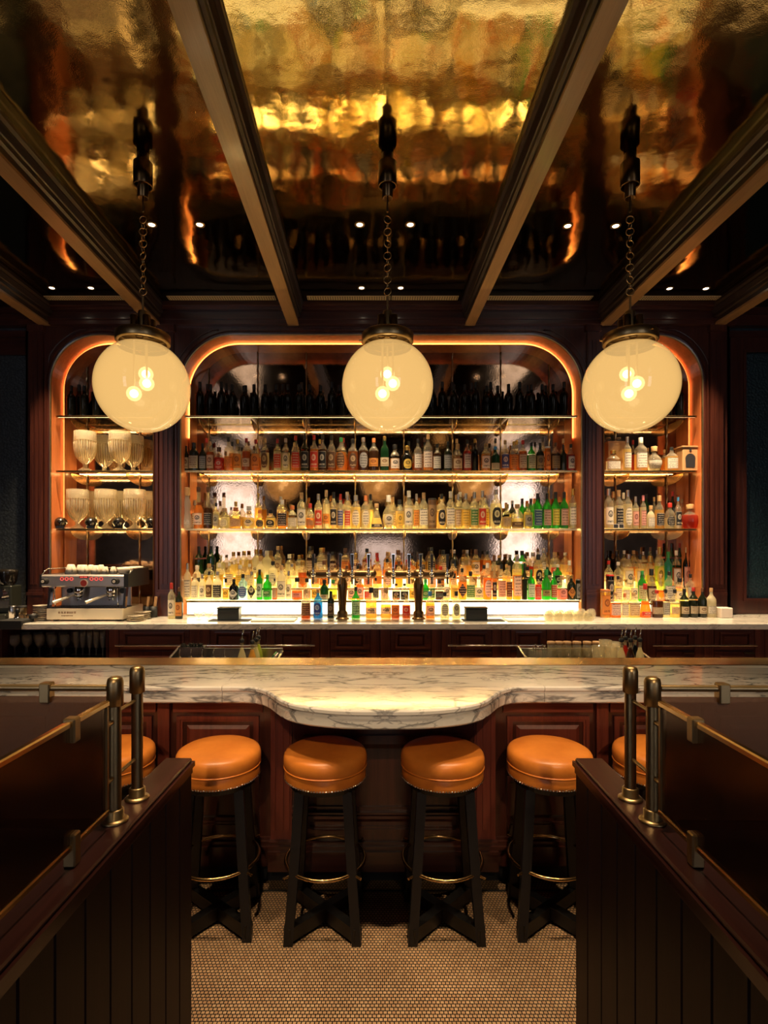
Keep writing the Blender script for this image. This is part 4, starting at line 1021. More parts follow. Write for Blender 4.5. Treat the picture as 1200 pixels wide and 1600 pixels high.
# --- lit steps in the centre, first step
parse('''298,880,11,tww 308,896,12,twcw 318,897,10,twsw 327,893,11,swkb 339,893,15,swsk 352,904,10,qyky 365,905,15,skkwd 381,897,13,ulkuo 395,893,14,scskd 406,890,10,tekw 418,898,14,seegs
430,904,8,snkc 438,883,13,uwcw 450,892,9,tcsw 460,903,17,qnkps 475,904,13,qgkc 489,903,13,qycy 505,906,14,qEkch 519,906,13,qLeyh 533,900,11,sack 550,905,13,sacw 562,900,12,soww 575,907,12,qorr 587,903,10,sckk
601,904,12,sacw 619,912,12,rnkk 632,912,12,rxkk 645,905,12,qygy 667,905,12,qeeg 680,903,9,tywg 691,906,13,fxkks 703,900,10,sysw 714,896,12,qyky 726,888,13,runkk 740,893,13,uckg 752,901,13,ryww 766,880,14,sowwo
777,885,8,tack 785,882,14,sckp 796,884,10,sacb 807,861,14,sasw 817,880,9,sdk 827,890,12,seew 837,900,10,srkr 848,890,14,qeets 859,893,10,seer 871,899,15,qpcpo 886,899,13,sdgod 898,905,10,kdss'''.replace('runkk', 'rakkd').replace('298,880,11,tww', '287,893,13,twcw 298,880,11,twsw'), T1, 5.20, 'front row, lit steps', 'bottles on the lit steps')
zones = [(470, 'cccwwyyl', 'wsckw', 'ww-ky'), (705, 'aaoggynycx', 'kkcrgb', 'ckw-ow'), (800, 'aaggynyd', 'kcsgb', 'wc-kt'), (915, 'eErcdcyy', 'kkwrcs', 'wrc-k')]
def fillrow(p0, p1, n, t0, t1, base, z, row, grp, zs):
    its = []
    for i in range(n):
        px = p0+(p1-p0)*(i+.5)/n+rb.uniform(-2.2, 2.2)
        li, ca, lb = next((b, c, d) for a, b, c, d in zs if px < a)
        its.append((px, rb.uniform(t0, t1), rb.uniform(11.5, 14.5), rb.choice('sssttqur')+rb.choice(li)+rb.choice(ca)+rb.choice(lb)+rb.choice('rrso')))
    place(its, base, z, row, grp, rb)
fillrow(300, 898, 36, 866, 886, T2, 5.325, 'middle row, lit steps', 'bottles on the lit steps', zones)
zones3 = [(345, 'EkkcE', 'kkrb', '--k'), (470, 'cycwga', 'wckgo', '-wc')]+zones[1:]
fillrow(303, 893, 34, 853, 868, T3, 5.445, 'back row, lit steps', 'bottles on the lit steps', zones3)
# --- bottles standing on the counter
parse('''268,911,11,tcrw 280,918,12,sdbo''', CT, 4.95, 'counter by left pilaster', 'bottles on the counter')
parse('''478,921,15,sncbr 497,921,15,sucuo 517,924,11,tdkb''', CT, 5.02, 'counter by left taps', 'bottles on the counter')
parse('''556,917,14,sekw 580,918,17,fgkws 603,918,16,fgcws 618,930,13,sngo 635,930,13,sngr''', CT, 5.03, 'counter between the tap towers', 'bottles on the counter')
parse('''672,924,15,qauw 695,925,14,tckso 713,924,13,tckso''', CT, 5.02, 'counter by right taps', 'bottles on the counter')
# --- right-hand niche
parse('''958,704,20,fcgwr 980,683,12,tysw 1001,684,16,ugww 1022,698,22,bccw 1049,699,16,rgkw''', SH['mid'], 5.265, 'middle shelf, right-hand niche', 'bottles in the right-hand niche')
parse('''989,688,9,srr 1012,700,10,sgc 1038,703,10,sac''', SH['mid'], 5.42, 'middle shelf back, right-hand niche', 'bottles in the right-hand niche')
parse('''951,764,14,tcsw 967,766,13,tcck 981,766,13,tcswo 993,776,10,tcsp 1005,774,9,tcpp 1017,790,12,qwcw 1030,774,14,qgck 1047,786,15,qcrko 1059,777,10,scuk 1078,788,26,brcrx'''.replace('brcrx', 'brc'), SH['low'], 5.27, 'lowest shelf, right-hand niche', 'bottles in the right-hand niche')
parse('''958,768,10,tcc 974,770,10,tcw 1010,772,10,sEk 1022,777,9,scc 1051,768,10,sdr 1065,780,12,sac''', SH['low'], 5.42, 'lowest shelf back, right-hand niche', 'bottles in the right-hand niche')
parse('''946,921,15,kgoo 961,925,15,rocw 976,927,11,ucow 990,926,16,rycc 1008,912,17,corrh 1027,922,16,rxrcs 1041,921,12,scks 1054,921,15,sykcs 1069,920,14,sdkcs 1083,918,14,sdrcs 1097,919,13,sdbcs 1111,919,14,swcws''', CT, 5.05, 'counter, right-hand niche', 'bottles in the right-hand niche')
parse('''954,898,12,kkrk 967,900,12,sykw 978,905,12,scgw 990,900,12,sycw 1002,892,13,seec 1019,889,15.5,bxkc 1032,897,12,conc 1044,893,15,rxkw 1062,903,15.5,qykw 1079,897,13,scks 1092,896,14,qdkk'''.replace('conc', 'coc'), R1, 5.275, 'second row, right-hand niche', 'bottles in the right-hand niche')
parse('''951,876,13,scrw 966,878,14,scwc 982,866,15,scsw 1000,867,14,sykw 1017,869,15,qLgy 1033,854,14,tLgyo 1042,862,12,tte 1055,860,13,snww 1073,852,11,skwp''', R2, 5.375, 'third row, right-hand niche', 'bottles in the right-hand niche')
parse('''950,860,11,skk 963,861,12,skk 975,860,11,scw 990,860,13,sac 1005,862,12,scs 1016,855,10,sab 1027,860,10,scs 1049,849,10,sEk 1062,849,10,sEr''', R3, 5.48, 'rear row, right-hand niche', 'bottles in the right-hand niche')
# --- wine bottles on the top shelves
def wines(p0, p1, n, n2, where):
    for i in range(n): bottle(p0+(p1-p0)*(i+.5)/n+rb.uniform(-1, 1), rb.choice([597, 601, 603]), 13.2, 'wkk', SH['top'], 5.27, 'front row, %s' % where, 'wine bottles on the top shelves', rnd=rb)
    for i in range(n2): bottle(p0+(p1-p0)*(i+.75)/n2+rb.uniform(-1.5, 1.5), rb.uniform(597, 603), 12.8, 'wkk', SH['top'], 5.42, 'back row, %s' % where, 'wine bottles on the top shelves', rnd=rb)
wines(303, 890, 34, 20, 'central top shelf'); wines(102, 222, 6, 4, 'left-hand top shelf'); wines(958, 1072, 6, 4, 'right-hand top shelf')
# labels that single each bottle out
from collections import defaultdict, Counter
by = defaultdict(list)
for rr in ROWS: by[rr[0]].append(rr)
for row, lst in by.items():
    lst.sort(key=lambda t: t[1])
    for i, (_, px, e, li, sh, ca, lb, lk, grp) in enumerate(lst):
        if grp.startswith('wine'):
            l = 'near-black wine bottle, %s from left, %s' % (ordinal(i+1), row)
        else:
            noun = {'b': 'gift tube'}.get(li, 'bottle'); body = LIQ[li][2]
            shp = SHAPE[sh][3] if sh != 'k' else 'cylindrical'
            lab = (', %s %slabel' % (LAB[lb][2], {'o': 'oval ', 'd': 'diamond '}.get(lk, ''))) if lb in LAB else ''
            l = '%s %s %s%s, %s, %s from left, %s' % (body, shp, noun, lab, capword(ca), ordinal(i+1), row)
            if len(l.replace(',', '').split()) > 16: l = '%s %s%s, %s from left, %s' % (body, noun, lab, ordinal(i+1), row)
        tag(e, l, 'wine bottle' if grp.startswith('wine') else ('gift tube' if li == 'b' else 'bottle'), grp)
# brush-stroke characters on the three Japanese whisky labels
for (px, body) in ((556, '白\n州'), (580, '山\n崎'), (603, '響')):
    e = min((r for r in ROWS if r[0].startswith('counter between')), key=lambda t: abs(t[1]-px))[2]
    rad = {556: .042, 580: .034, 603: .032}[px]
    text(body, .042 if len(body) > 1 else .05, M['ink'], e, (.012, -rad-.0035, .075), name='lettering')

# ================================================================== left niche: goblets and skulls
def make_goblet():
    r = empty('crystal_goblet', (0, 0, 0))
    MB().lathe([(0, 0), (.068, 0), (.07, .006), (.05, .016), (.026, .032), (.021, .05), (.026, .066), (.032, .072), (.062, .092), (.09, .13), (.106, .18), (.112, .24), (.114, .30), (.112, .37), (.108, .372), (.108, .30), (.10, .21), (.08, .15), (.04, .095), (0, .088)], seg=48).build('goblet_glass', M['goblet'], r)
    mb = MB()
    for q in range(36):
        a = 2*PI*q/36; c, s = math.cos(a), math.sin(a)
        prof = [(.045, .082), (.092, .132), (.1075, .18), (.1145, .27)]
        mb.tube([(ra*c, ra*s, z) for ra, z in prof], .003, 4)
    o = mb.build('cut_flutes', M['goblet'], r); o['kind'] = 'stuff'
    MB().torus((0, 0, .372), .110, .003, 'z', 40, 6).torus((0, 0, .285), .1145, .002, 'z', 40, 5).build('rim_bands', M['goblet'], r)
    return r
gob = make_goblet(); first = True
GS = [(136, 5.27, 'mid', 'front left goblet on the middle shelf'), (190, 5.27, 'mid', 'front right goblet on the middle shelf'), (163, 5.445, 'mid', 'rear goblet between the two front ones, middle shelf'), (208, 5.44, 'mid', 'rear goblet at the right, middle shelf'),
      (124.5, 5.27, 'low', 'front left goblet among the skulls on the lowest shelf'), (168, 5.27, 'low', 'front middle goblet among the skulls on the lowest shelf'), (213, 5.27, 'low', 'front right goblet among the skulls on the lowest shelf'),
      (150, 5.44, 'low', 'rear left goblet on the lowest shelf'), (190, 5.44, 'low', 'rear middle goblet on the lowest shelf'), (230, 5.44, 'low', 'rear right goblet on the lowest shelf')]
for px, z, s, l in GS:
    o = gob if first else copy_tree(gob); first = False
    o.location = (min(X(px, z), -2.09-.119), z-(.035 if z < 5.3 else -.001), SH[s]+.0008); o.scale = (.87, .87, 1); tag(o, 'cut crystal '+l, 'goblet', 'cut crystal goblets in the left-hand niche')
def make_skull():
    r = empty('glass_skull', (0, 0, 0)); import bmesh
    bm = bmesh.new(); bmesh.ops.create_icosphere(bm, subdivisions=3, radius=1)
    for v in bm.verts:
        x, y, z = v.co
        sx = .043*(1-.22*max(0, -z)); yy = y*.055; zz = z*.045
        if z < -.25: sx *= .86; yy = y*.046
        for ex in (-.38, .38):
            d = math.hypot(x-ex, z+.12)
            if y < -.3 and d < .27: yy += .020*(1-d/.27)
        if y < -.3 and abs(x) < .1 and -.5 < z < -.3: yy += .012
        v.co = (x*sx, yy, zz+.042)
    m = bpy.data.meshes.new('skull_head'); bm.to_mesh(m); bm.free(); m.materials.append(M['skull'])
    for p in m.polygons: p.use_smooth = True
    link('skull_head', m, r)
    MB().box(-.026, .026, -.040, .02, 0, .016).build('jaw', M['skull'], r)
    mb = MB()
    for q in range(5): mb.box(-.02+q*.0085, -.014+q*.0085, -.044, -.040, .010, .020)
    o = mb.build('teeth', M['skull'], r); o['kind'] = 'stuff'
    return r
sk = make_skull()
for i, (px, w) in enumerate(((97, 'at the left end of the shelf'), (144, 'between the left and middle goblets'), (187, 'between the middle and right goblets'), (228.5, 'at the right end of the shelf'))):
    o = sk if i == 0 else copy_tree(sk); o.location = (X(px, 5.28) if i < 3 else -2.153, 5.26, SH['low']+.0008); o.rotation_euler = (0, 0, .45 if i == 0 else .3)
    o.scale = (1.35, 1.35, 1.3); o.rotation_euler[2] = .4; tag(o, 'black glass skull %s' % w, 'skull', 'black skulls on the lowest left shelf')

# ================================================================== coffee machine
ZE = 4.77
mx0, mx1 = X(72, ZE), X(192, ZE); mw = mx1-mx0; mc = (mx0+mx1)/2
e = empty('coffee_machine', (mc, ZE, CT), 'chrome two-group espresso machine on the back counter under the goblets', 'coffee machine')
hw = mw/2
MB().bevbox(-hw, hw, 0, .42, .014, .112, .006).build('drip_base', M['cream'], e)
for sx in (-1, 1):
    for yy in (.05, .37): MB().lathe([(0, 0), (.026, 0), (.026, .015), (0, .015)], (sx*(hw-.06), yy, 0), 14).build('foot', M['rubber'], e)
mb = MB(); rg = random.Random(11)              # two lines of worn brown lettering, too small to read
for q in range(13):
    x_ = -hw+.105+q*.0125
    for (dx, z0_, z1_) in rg.sample([(0, 0, .018), (.008, 0, .018), (.004, 0, .018)], 2): mb.box(x_+dx-.0012, x_+dx+.0012, -.0012, .0, .068+z0_, .068+z1_)
    zz = rg.choice([0, .008, .016]); mb.box(x_, x_+.008, -.0012, .0, .068+zz, .070+zz)
for q in range(9):
    x_ = -hw+.135+q*.0115; mb.box(x_, x_+.0018, -.0012, 0, .043, .054); mb.box(x_+.005, x_+.0068, -.0012, 0, .043, .054); mb.box(x_, x_+.0068, -.0012, 0, rg.choice([.043, .048, .052]), .0545)
o = mb.build('lettering', M['ink_b'], e); o['kind'] = 'stuff'
MB().box(-hw+.01, hw-.01, .012, .20, .112, .118).build('drip_grid', M['matte_black'], e)
mb = MB()
for q in range(24): mb.box(-hw+.02+q*(mw-.04)/24, -hw+.026+q*(mw-.04)/24, .014, .198, .118, .122)
o = mb.build('grid_bars', M['steel'], e); o['kind'] = 'stuff'
MB().box(-hw+.02, hw-.02, .20, .22, .112, .30).build('backsplash', M['panel_steel'], e)
for sx in (-1, 1): MB().prism_x([(.02, .112), (.06, .112), (.10, .31), (.06, .31)], sx*(hw-.004)-.010, sx*(hw-.004)+.010).build('side_leg', M['chrome'], e)
MB().box(-hw-.03, hw+.03, .05, .44, .298, .40).build('upper_body', M['matte_black'], e)
MB().prism_x([(.02, .30), (.0, .31), (.0, .395), (.012, .408), (.05, .408), (.05, .30)], -hw-.04, hw+.01).build('front_panel', M['panel_steel'], e)
MB().box(-hw-.058, -hw-.04, .0, .44, .30, .41).build('side_panel', M['matte_black'], e)
MB().box(hw+.01, hw+.05, -.005, .44, .298, .415).build('side_panel', M['matte_black'], e)
MB().box(-hw-.05, hw+.045, .05, .44, .404, .408).build('cup_tray', M['steel'], e)
MB().tube([(-hw-.05, .02, .412), (-hw-.05, .10, .455), (-hw-.05, .43, .455), (hw+.04, .43, .455), (hw+.04, .10, .455), (hw+.04, .02, .412)], .006, 6).build('cup_rail', M['chrome'], e)
MB().prism_x([(.02, .41), (.10, .455), (.43, .455), (.43, .41)], hw+.043, hw+.049).build('tray_side', M['matte_black'], e)
for sx in (-1, 1):
    for q in range(3):
        cxx = (-.145 if sx < 0 else .115)+(q-1)*.042
        MB().torus((cxx-.01, -.003, .372), .013, .004, 'y', 20, 6).build('button', M['led_red'], e)
for sx, cxx in ((-1, -hw+.0), (1, hw-.055)):
    k = MB().cyl((cxx, .0, .352), (cxx, -.05, .352), .028, 20, .024).build('steam_knob', M['matte_black'], e)
    MB().cyl((cxx, -.05, .352), (cxx, -.053, .352), .013, 14).build('knob_cap', M['china'], k)
MB().box(-.045, .035, -.003, .002, .378, .397).build('display', M['ink_r'], e); MB().box(-.035, -.026, -.004, -.003, .382, .393).box(-.021, -.012, -.004, -.003, .382, .393).box(-.004, .005, -.004, -.003, .382, .393).box(.010, .024, -.004, -.003, .382, .393).build('display_glow', M['led_red'], e); e.children[-1]['kind'] = 'stuff'
b = MB().cyl((-.005, .002, .335), (-.005, -.005, .335), .034, 28).build('badge', M['china'], e); MB().cyl((-.005, -.005, .335), (-.005, -.0065, .335), .028, 28).build('badge_face', M['ink_r'], b)
for gx in (-.11, .175):
    g = MB().lathe([(0, .235), (.035, .235), (.042, .245), (.042, .275), (.034, .30), (0, .30)], (gx, .12, 0), 24).build('group_head', M['chrome'], e)
    p = MB().lathe([(0, .195), (.024, .2), (.036, .212), (.036, .238), (0, .238)], (gx, .12, 0), 20).build('portafilter', M['chrome'], e)
    MB().cyl((gx-.03, .09, .226), (gx-.145, -.04, .168), .011, 12, .015).build('handle', M['china'], p)
    MB().tube([(gx, .12, .20), (gx-.012, .12, .185), (gx-.018, .12, .172)], .006, 6).tube([(gx, .12, .20), (gx+.012, .12, .185), (gx+.018, .12, .172)], .006, 6).build('spout', M['chrome'], p)
for gx in (-hw+.05, hw-.07):
    MB().tube([(gx, .06, .30), (gx, .04, .27), (gx+.01, .03, .17), (gx+.015, .03, .125)], .005, 8).build('steam_wand', M['chrome'], e)
MB().cyl((-.23, .19, .255), (-.23, .17, .255), .022, 16).build('gauge', M['matte_black'], e); MB().cyl((.255, .19, .255), (.255, .165, .255), .026, 16).build('gauge', M['matte_black'], e)
# cups on the tray
def make_cup(r0, r1, h, inv=True, handle=True):
    r = empty('coffee_cup', (0, 0, 0))
    prof = [(0, h), (r1*.55, h), (r1*.65, h-.008), (r0*.85, h*.55), (r0, .0), (r0-.004, .002), (r0*.8, h*.5), (r1*.55, h-.016), (0, h-.016)] if inv else [(0, 0), (r1*.6, 0), (r1*.75, .01), (r0*.92, h*.5), (r0, h), (r0-.004, h), (r0*.85, h*.5), (r1*.6, .014), (0, .012)]
    MB().lathe(prof, seg=24).build('cup_body', M['china'], r)
    if handle: MB().tube([(r0*.85, -.0, h*.72), (r0*.85+.02, 0, h*.66), (r0*.85+.022, 0, h*.38), (r0*.93, 0, h*.25)], .005, 6).build('cup_handle', M['china'], r)
    return r
cups = [(112, .053, .072, 1), (132, .050, .068, 1), (150.5, .045, .064, 1), (165.5, .034, .054, 1), (178, .033, .054, 1)]
for i, (px, r, h, inv) in enumerate(cups):
    o = make_cup(r*.95, r*.9, h*1.2); o.location = (X(px, ZE+.16), ZE+.15, CT+.4088); o.rotation_euler = (0, 0, -.9)
    tag(o, '%s upturned cream cup from the left on the coffee machine' % ordinal(i+1), 'cup', 'cups on the coffee machine')
for i, (px, r, h) in enumerate(((125, .045, .078), (142, .045, .078), (158, .045, .078))):
    o = make_cup(r*.86, r*.8, h); o.location = (X(px, ZE+.29), ZE+.29, CT+.4088); o.rotation_euler = (0, 0, 2.4)
    tag(o, '%s cream cup in the rear row on the coffee machine' % ordinal(i+1), 'cup', 'cups on the coffee machine')
for i, (px, dz) in enumerate(((192, .13), (207, .22), (219, .33))):
    o = make_cup(.060, .05, .06, False, False); o.location = (min(X(px, ZE+dz), mc+hw-.035), ZE+dz, CT+.4088)
    o.location.y = ZE+(.10, .225, .35)[i]; o.location.x = mc+hw-.035-.0*i
    tag(o, '%s wide cream bowl cup at the right end of the coffee machine' % ['nearest', 'second', 'farthest'][i], 'cup', 'bowl cups on the coffee machine')
# saucers
sau = MB().lathe([(0, 0), (.035, 0), (.04, .004), (.072, .014), (.074, .016), (.040, .009), (0, .008)], seg=28).mesh('saucer'); sau.materials.append(M['china'])
for i in range(8):
    o = link('saucer', sau, None, (X(66, 4.86), 4.86, CT+.0008+i*.0165)); tag(o, '%s cream saucer from the bottom of the stack left of the coffee machine' % ordinal(i+1), 'saucer', 'saucer stack left of the coffee machine')
for j, (px, z, n, nm) in enumerate(((212, 4.80, 3, 'nearer'), (223, 4.94, 4, 'farther'))):
    for i in range(n):
        o = link('saucer', sau, None, (X(px, z), z, CT+.0008+i*.0165)); tag(o, '%s cream saucer from the bottom, %s stack right of the coffee machine' % (ordinal(i+1), nm), 'saucer', 'saucer stacks right of the coffee machine')
# grinder at the left edge
e = empty('coffee_grinder', (X(2, 4.9), 4.95, CT), 'black coffee grinder at the left edge of the counter', 'coffee grinder')
MB().bevbox(-.10, .085, -.12, .14, 0, .05, .006).build('base', M['graphite'], e)
MB().bevbox(-.08, .07, -.02, .13, .05, .30, .008).build('body', M['graphite'], e)
MB().box(-.03, .05, -.022, -.02, .10, .21).build('side_plate', M['steel'], e)
MB().lathe([(.055, .30), (.075, .34), (.085, .42), (.085, .44), (.05, .45), (0, .45)], (-.01, .05, 0), 24).build('hopper', M['skull'], e)
MB().cyl((.0, -.02, .235), (0, -.10, .235), .05, 20).build('dosing_chamber', M['chrome'], e)
MB().box(-.03, .03, -.1, -.03, .17, .18).build('fork', M['steel'], e)
for i, (px, z, lab, c) in enumerate(((20, 4.86, 'silver coffee tin beside the grinder', 'steel'), (35, 4.86, 'brass coffee tin behind the tamper mat', 'brass_old'))):
    e = empty('tin_can', (X(px, z), z, CT+.0008), lab, 'tin', 'coffee tins')
    MB().lathe([(0, 0), (.035, 0), (.035, .115), (.033, .118)], seg=24).build('tin_body', M[c], e); MB().lathe([(.036, .112), (.036, .124), (.033, .127), (0, .127)], seg=24).build('lid', M['matte_black'] if i else M['steel'], e)
for i, px in enumerate((33.5, 45.5)):
    e = empty('menu_card', (X(px, 4.80), 4.80, CT+.0008), '%s small framed card behind the tamper mat' % ['left', 'right'][i], 'card', 'small cards behind the tamper mat')
    MB().frame(-.03, .03, 0, .055, .006, -.004, .004).build('card_frame', M['matte_black'], e); MB().box(-.024, .024, -.001, .001, .006, .049).build('card_face', M['boxwood'], e)
e = empty('tamper_mat', (X(28, 4.70), 4.71, CT+.0008), 'black rubber tamper mat overhanging the counter edge', 'mat')
MB().bevbox(-.11, .10, -.115, .06, 0, .028, .004).build('mat_body', M['rubber'], e)
MB().bevbox(-.11, .10, -.121, -.115, -.045, .028, .002).build('front_lip', M['rubber'], e)
e = empty('coffee_tamper', (X(27, 4.70), 4.70, CT+.0295), 'steel tamper with a dark handle on the mat', 'tamper')
MB().lathe([(0, 0), (.028, 0), (.028, .014), (.012, .02), (0, .02)], seg=20).build('base', M['chrome'], e); MB().lathe([(.010, .018), (.012, .045), (.018, .065), (.02, .08), (.012, .09), (0, .091)], seg=18).build('handle', M['black'], e)
e = empty('knock_cup', (X(51.5, 4.74), 4.745, CT+.0295), 'small black round tub beside the tamper', 'tub'); MB().lathe([(0, 0), (.032, 0), (.034, .035), (.030, .035), (.028, .006), (0, .006)], seg=22).build('tub', M['matte_black'], e); MB().torus((0, 0, .035), .032, .002, 'z', 22, 5).build('rim', M['steel'], e)
for i, (px, w) in enumerate(((224, 'left'), (230, 'right'))):
    e = empty('milk_jug', (-2.115+i*.068, 5.05, CT+.0008), 'brass-handled bar spoon jar at the %s behind the saucers' % w, 'jar', 'jars behind the saucers')
    MB().lathe([(0, 0), (.03, 0), (.032, .10), (.028, .10), (.026, .006), (0, .006)], seg=18).build('jar_body', M['matte_black'], e)
    MB().cyl((0, 0, .01), (.02, 0, .19), .012, 10).build('brush_handle', M['boxwood'], e)

# ================================================================== beer taps
ZT = 4.93
def tower(pcol, taps, lab):
    c = X(pcol, ZT); e = empty('tap_tower', (c, ZT, CT+.0008), lab, 'tap tower', 'beer tap towers')
    MB().lathe([(0, 0), (.062, 0), (.062, .006), (.052, .012), (.044, .02), (.046, .04), (.048, .05), (.046, .062), (.034, .075), (.034, .085), (.034, .11), (.040, .20), (.046, .28), (.046, .315), (.038, .34), (.03, .36), (.028, .42), (0, .42)], seg=28).build('column', M['brass_tap'], e)
    zb = H(897, ZT)-CT; xa, xb = X(taps[0], ZT)-c-.035, X(taps[-1], ZT)-c+.035
    MB().cyl((xa, 0, zb), (xb, 0, zb), .036, 24).build('crossbar', M['brass_tap'], e)
    for x_, s in ((xa, -1), (xb, 1)): MB().lathe([(.04, 0), (.04, .01), (.036, .022), (.02, .034), (0, .038)], seg=22).build('end_cap', M['brass_tap'], e, (x_, 0, zb)).rotation_euler = (0, s*PI/2, 0)
    MB().lathe([(.036, -.045), (.046, -.03), (.05, 0), (.046, .03), (.036, .045)], seg=24).build('centre_boss', M['brass_tap'], e, (0, 0, zb)).rotation_euler = (0, PI/2, 0)
    for p in taps:
        x_ = X(p, ZT)-c
        f = MB().cyl((x_, -.034, zb), (x_, -.075, zb), .016, 14).lathe([(0, -.022), (.018, -.018), (.022, 0), (.018, .018), (0, .022)], (x_, -.085, zb), 16).build('faucet', M['chrome'], e)
        MB().cyl((x_, -.09, zb-.01), (x_, -.105, zb-.085), .010, 12, .008).build('spout', M['chrome'], f)
        MB().lathe([(0, .0), (.011, 0), (.014, .01), (.010, .03), (.008, .045)], (x_, -.085, zb+.016), 12).build('collar', M['chrome'], f)
        hd = MB().add([(x_+a*w, -.085+b*d, zb+z) for z, w, d in ((.055, .009, .007), (.185, .015, .010)) for a, b in ((-1, -1), (1, -1), (1, 1), (-1, 1))], [(0, 3, 2, 1), (4, 5, 6, 7), (0, 1, 5, 4), (1, 2, 6, 5), (2, 3, 7, 6), (3, 0, 4, 7)]).build('tap_handle', M['chrome'], e)
        MB().add([(x_+a*w, -.085-d, zb+z) for z, w, d in ((.062, .0070, .0079), (.178, .0125, .0112)) for a in (-1, 1)], [(0, 1, 3, 2)]).build('handle_inlay', M['matte_black'], hd)
tower(535, [491, 515, 532.5, 551, 576], 'brass beer tap tower with five taps, the left of two'); tower(654, [614, 638, 656, 673, 697], 'brass beer tap tower with five taps, the right of two')
# perforated drip tray set in the counter
a, b = X(470, 4.80), X(722, 4.80)
e = empty('drip_tray', ((a+b)/2, 4.79, CT+.0005), 'perforated steel drip tray below the beer taps', 'drip tray')
MB().box(-(b-a)/2, (b-a)/2, -.075, .065, 0, .004).build('tray', M['grille'], e)
mb = MB(); n = 70
for q in range(n):
    for j in range(6): mb.add([(-(b-a)/2+(q+.5+(j % 2)*.5)*(b-a)/(n+1)+.006*dx, -.06+j*.021+.006*dy, .0044) for dx, dy in ((-.6, -.6), (.6, -.6), (.6, .6), (-.6, .6))], [(0, 1, 2, 3)])
o = mb.build('perforations', M['matte_black'], e); o['kind'] = 'stuff'
# black caddies on mats
for (px, lab, mp0, mp1) in ((359, 'dark box caddy on a black mat at the left of the taps', 330, 392), (743, 'dark box caddy on a black mat at the right of the taps', 722, 785)):
    z = 4.86
    e = empty('bar_mat', (X((mp0+mp1)/2, z), z, CT+.0006), 'black rubber mat under the caddy %s of the taps' % ('left' if px < 500 else 'right'), 'mat', 'rubber mats on the counter')
    w = X(mp1, z)-X(mp0, z); MB().prism([(-w/2, -.10), (w/2, -.10), (w/2-.0, .05), (-w/2+.0, .05)], 0, .004).build('mat_sheet', M['rubber'], e)
    e = empty('napkin_caddy', (X(px, z), z-.01, CT+.0056), lab, 'caddy', 'dark caddies on the counter')
    MB().bevbox(-.095, .095, -.05, .05, 0, .100, .004).build('case', M['graphite'], e); MB().bevbox(-.10, .10, -.054, .054, .100, .112, .003).build('lid', M['graphite'], e); MB().box(-.07, .07, -.0515, -.05, .055, .075).build('slot', M['matte_black'], e)
for (pa, pb, lab) in ((395, 462, 'white cutting board between the left caddy and the taps'), (790, 848, 'white cutting board right of the right caddy')):
    z = 4.84; e = empty('cutting_board', (X((pa+pb)/2, z), z, CT+.0006), lab, 'cutting board', 'boards on the counter'); w = X(pb, z)-X(pa, z)
    MB().bevbox(-w/2, w/2, -.09, .12, 0, .010, .002).build('board', M['cream'], e); MB().box(-w/2, w/2, .12, .128, 0, .016).build('rear_edge', M['steel'], e)
# stemless glasses, upside down at right; coupes at left
tg = MB().lathe([(.0, .088), (.022, .088), (.030, .080), (.040, .05), (.036, .0), (.034, .0), (.038, .05), (.028, .078), (0, .084)], seg=20).mesh('glass'); tg.materials.append(M['glass'])
k = 0
for r_, z in enumerate((4.80, 4.885, 4.97)):
    for q in range(5):
        px = 857+q*15.5+r_*2.5; k += 1
        e = empty('stemless_glass', (X(px, z), z, CT+.0008), '%s upturned stemless glass from left, %s row, beside the right pilaster' % (ordinal(q+1), ['front', 'middle', 'rear'][r_]), 'glass', 'upturned stemless glasses')
        o = link('glass_bowl', tg, e); MB().torus((0, 0, .002), .0355, .0012, 'z', 18, 4).build('rim', M['glass'], e)
cp = MB().lathe([(0, 0), (.03, 0), (.008, .006), (.006, .02), (.01, .03), (.04, .05), (.048, .07), (.046, .07), (.038, .052), (0, .034)], seg=22).mesh('glass'); cp.materials.append(M['glass'])
for i, px in enumerate((310, 326)):
    e = empty('coupe_glass', (X(px, 4.85), 4.86, CT+.0008), '%s low coupe glass left of the left caddy' % ['left', 'right'][i], 'glass', 'coupe glasses'); link('glass_bowl', cp, e); MB().torus((0, 0, .07), .047, .0012, 'z', 20, 4).build('rim', M['glass'], e)
e = empty('candle_jar', (X(1131, 5.04), 5.04, CT+.0008), 'pale square candle block at the right end of the bottles', 'candle'); MB().bevbox(-.054, .054, -.05, .05, 0, .092, .006).build('wax', M['paper'], e); MB().cyl((0, 0, .092), (0, 0, .099), .002, 6).build('wick', M['matte_black'], e)
# wooden boxes in the right-hand niche
e = empty('wooden_box', (X(962, 5.40), 5.43, SH['mid']+.0008), 'tall wooden presentation box behind the square decanter', 'box', 'wooden boxes in the right-hand niche')
MB().bevbox(-.085, .085, -.06, .06, 0, .30, .003).build('case', M['boxwood'], e); MB().box(-.088, .088, -.063, .063, .30, .312).build('lid', M['boxwood'], e); MB().frame(-.075, .075, .02, .28, .006, -.063, -.06).build('panel', M['boxwood'], e)
for i, px in enumerate((952, 968)):
    f = empty('small_jar', (X(px, 5.40), 5.43, SH['mid']+.3135), '%s small glass jar on top of the tall wooden box' % ['left', 'right'][i], 'jar', 'jars on the wooden box')
    MB().lathe([(0, 0), (.028, 0), (.03, .004), (.03, .03), (.022, .036)], seg=16).build('jar_body', M['glass'], f); MB().lathe([(.024, .034), (.024, .046), (0, .046)], seg=16).build('lid', M['boxwood'], f)
e = empty('bottle_crate', (X(1074, 5.27), 5.29, SH['mid']+.0008), 'pale wooden gift crate with a dark arched window at the shelf end', 'box', 'wooden boxes in the right-hand niche')
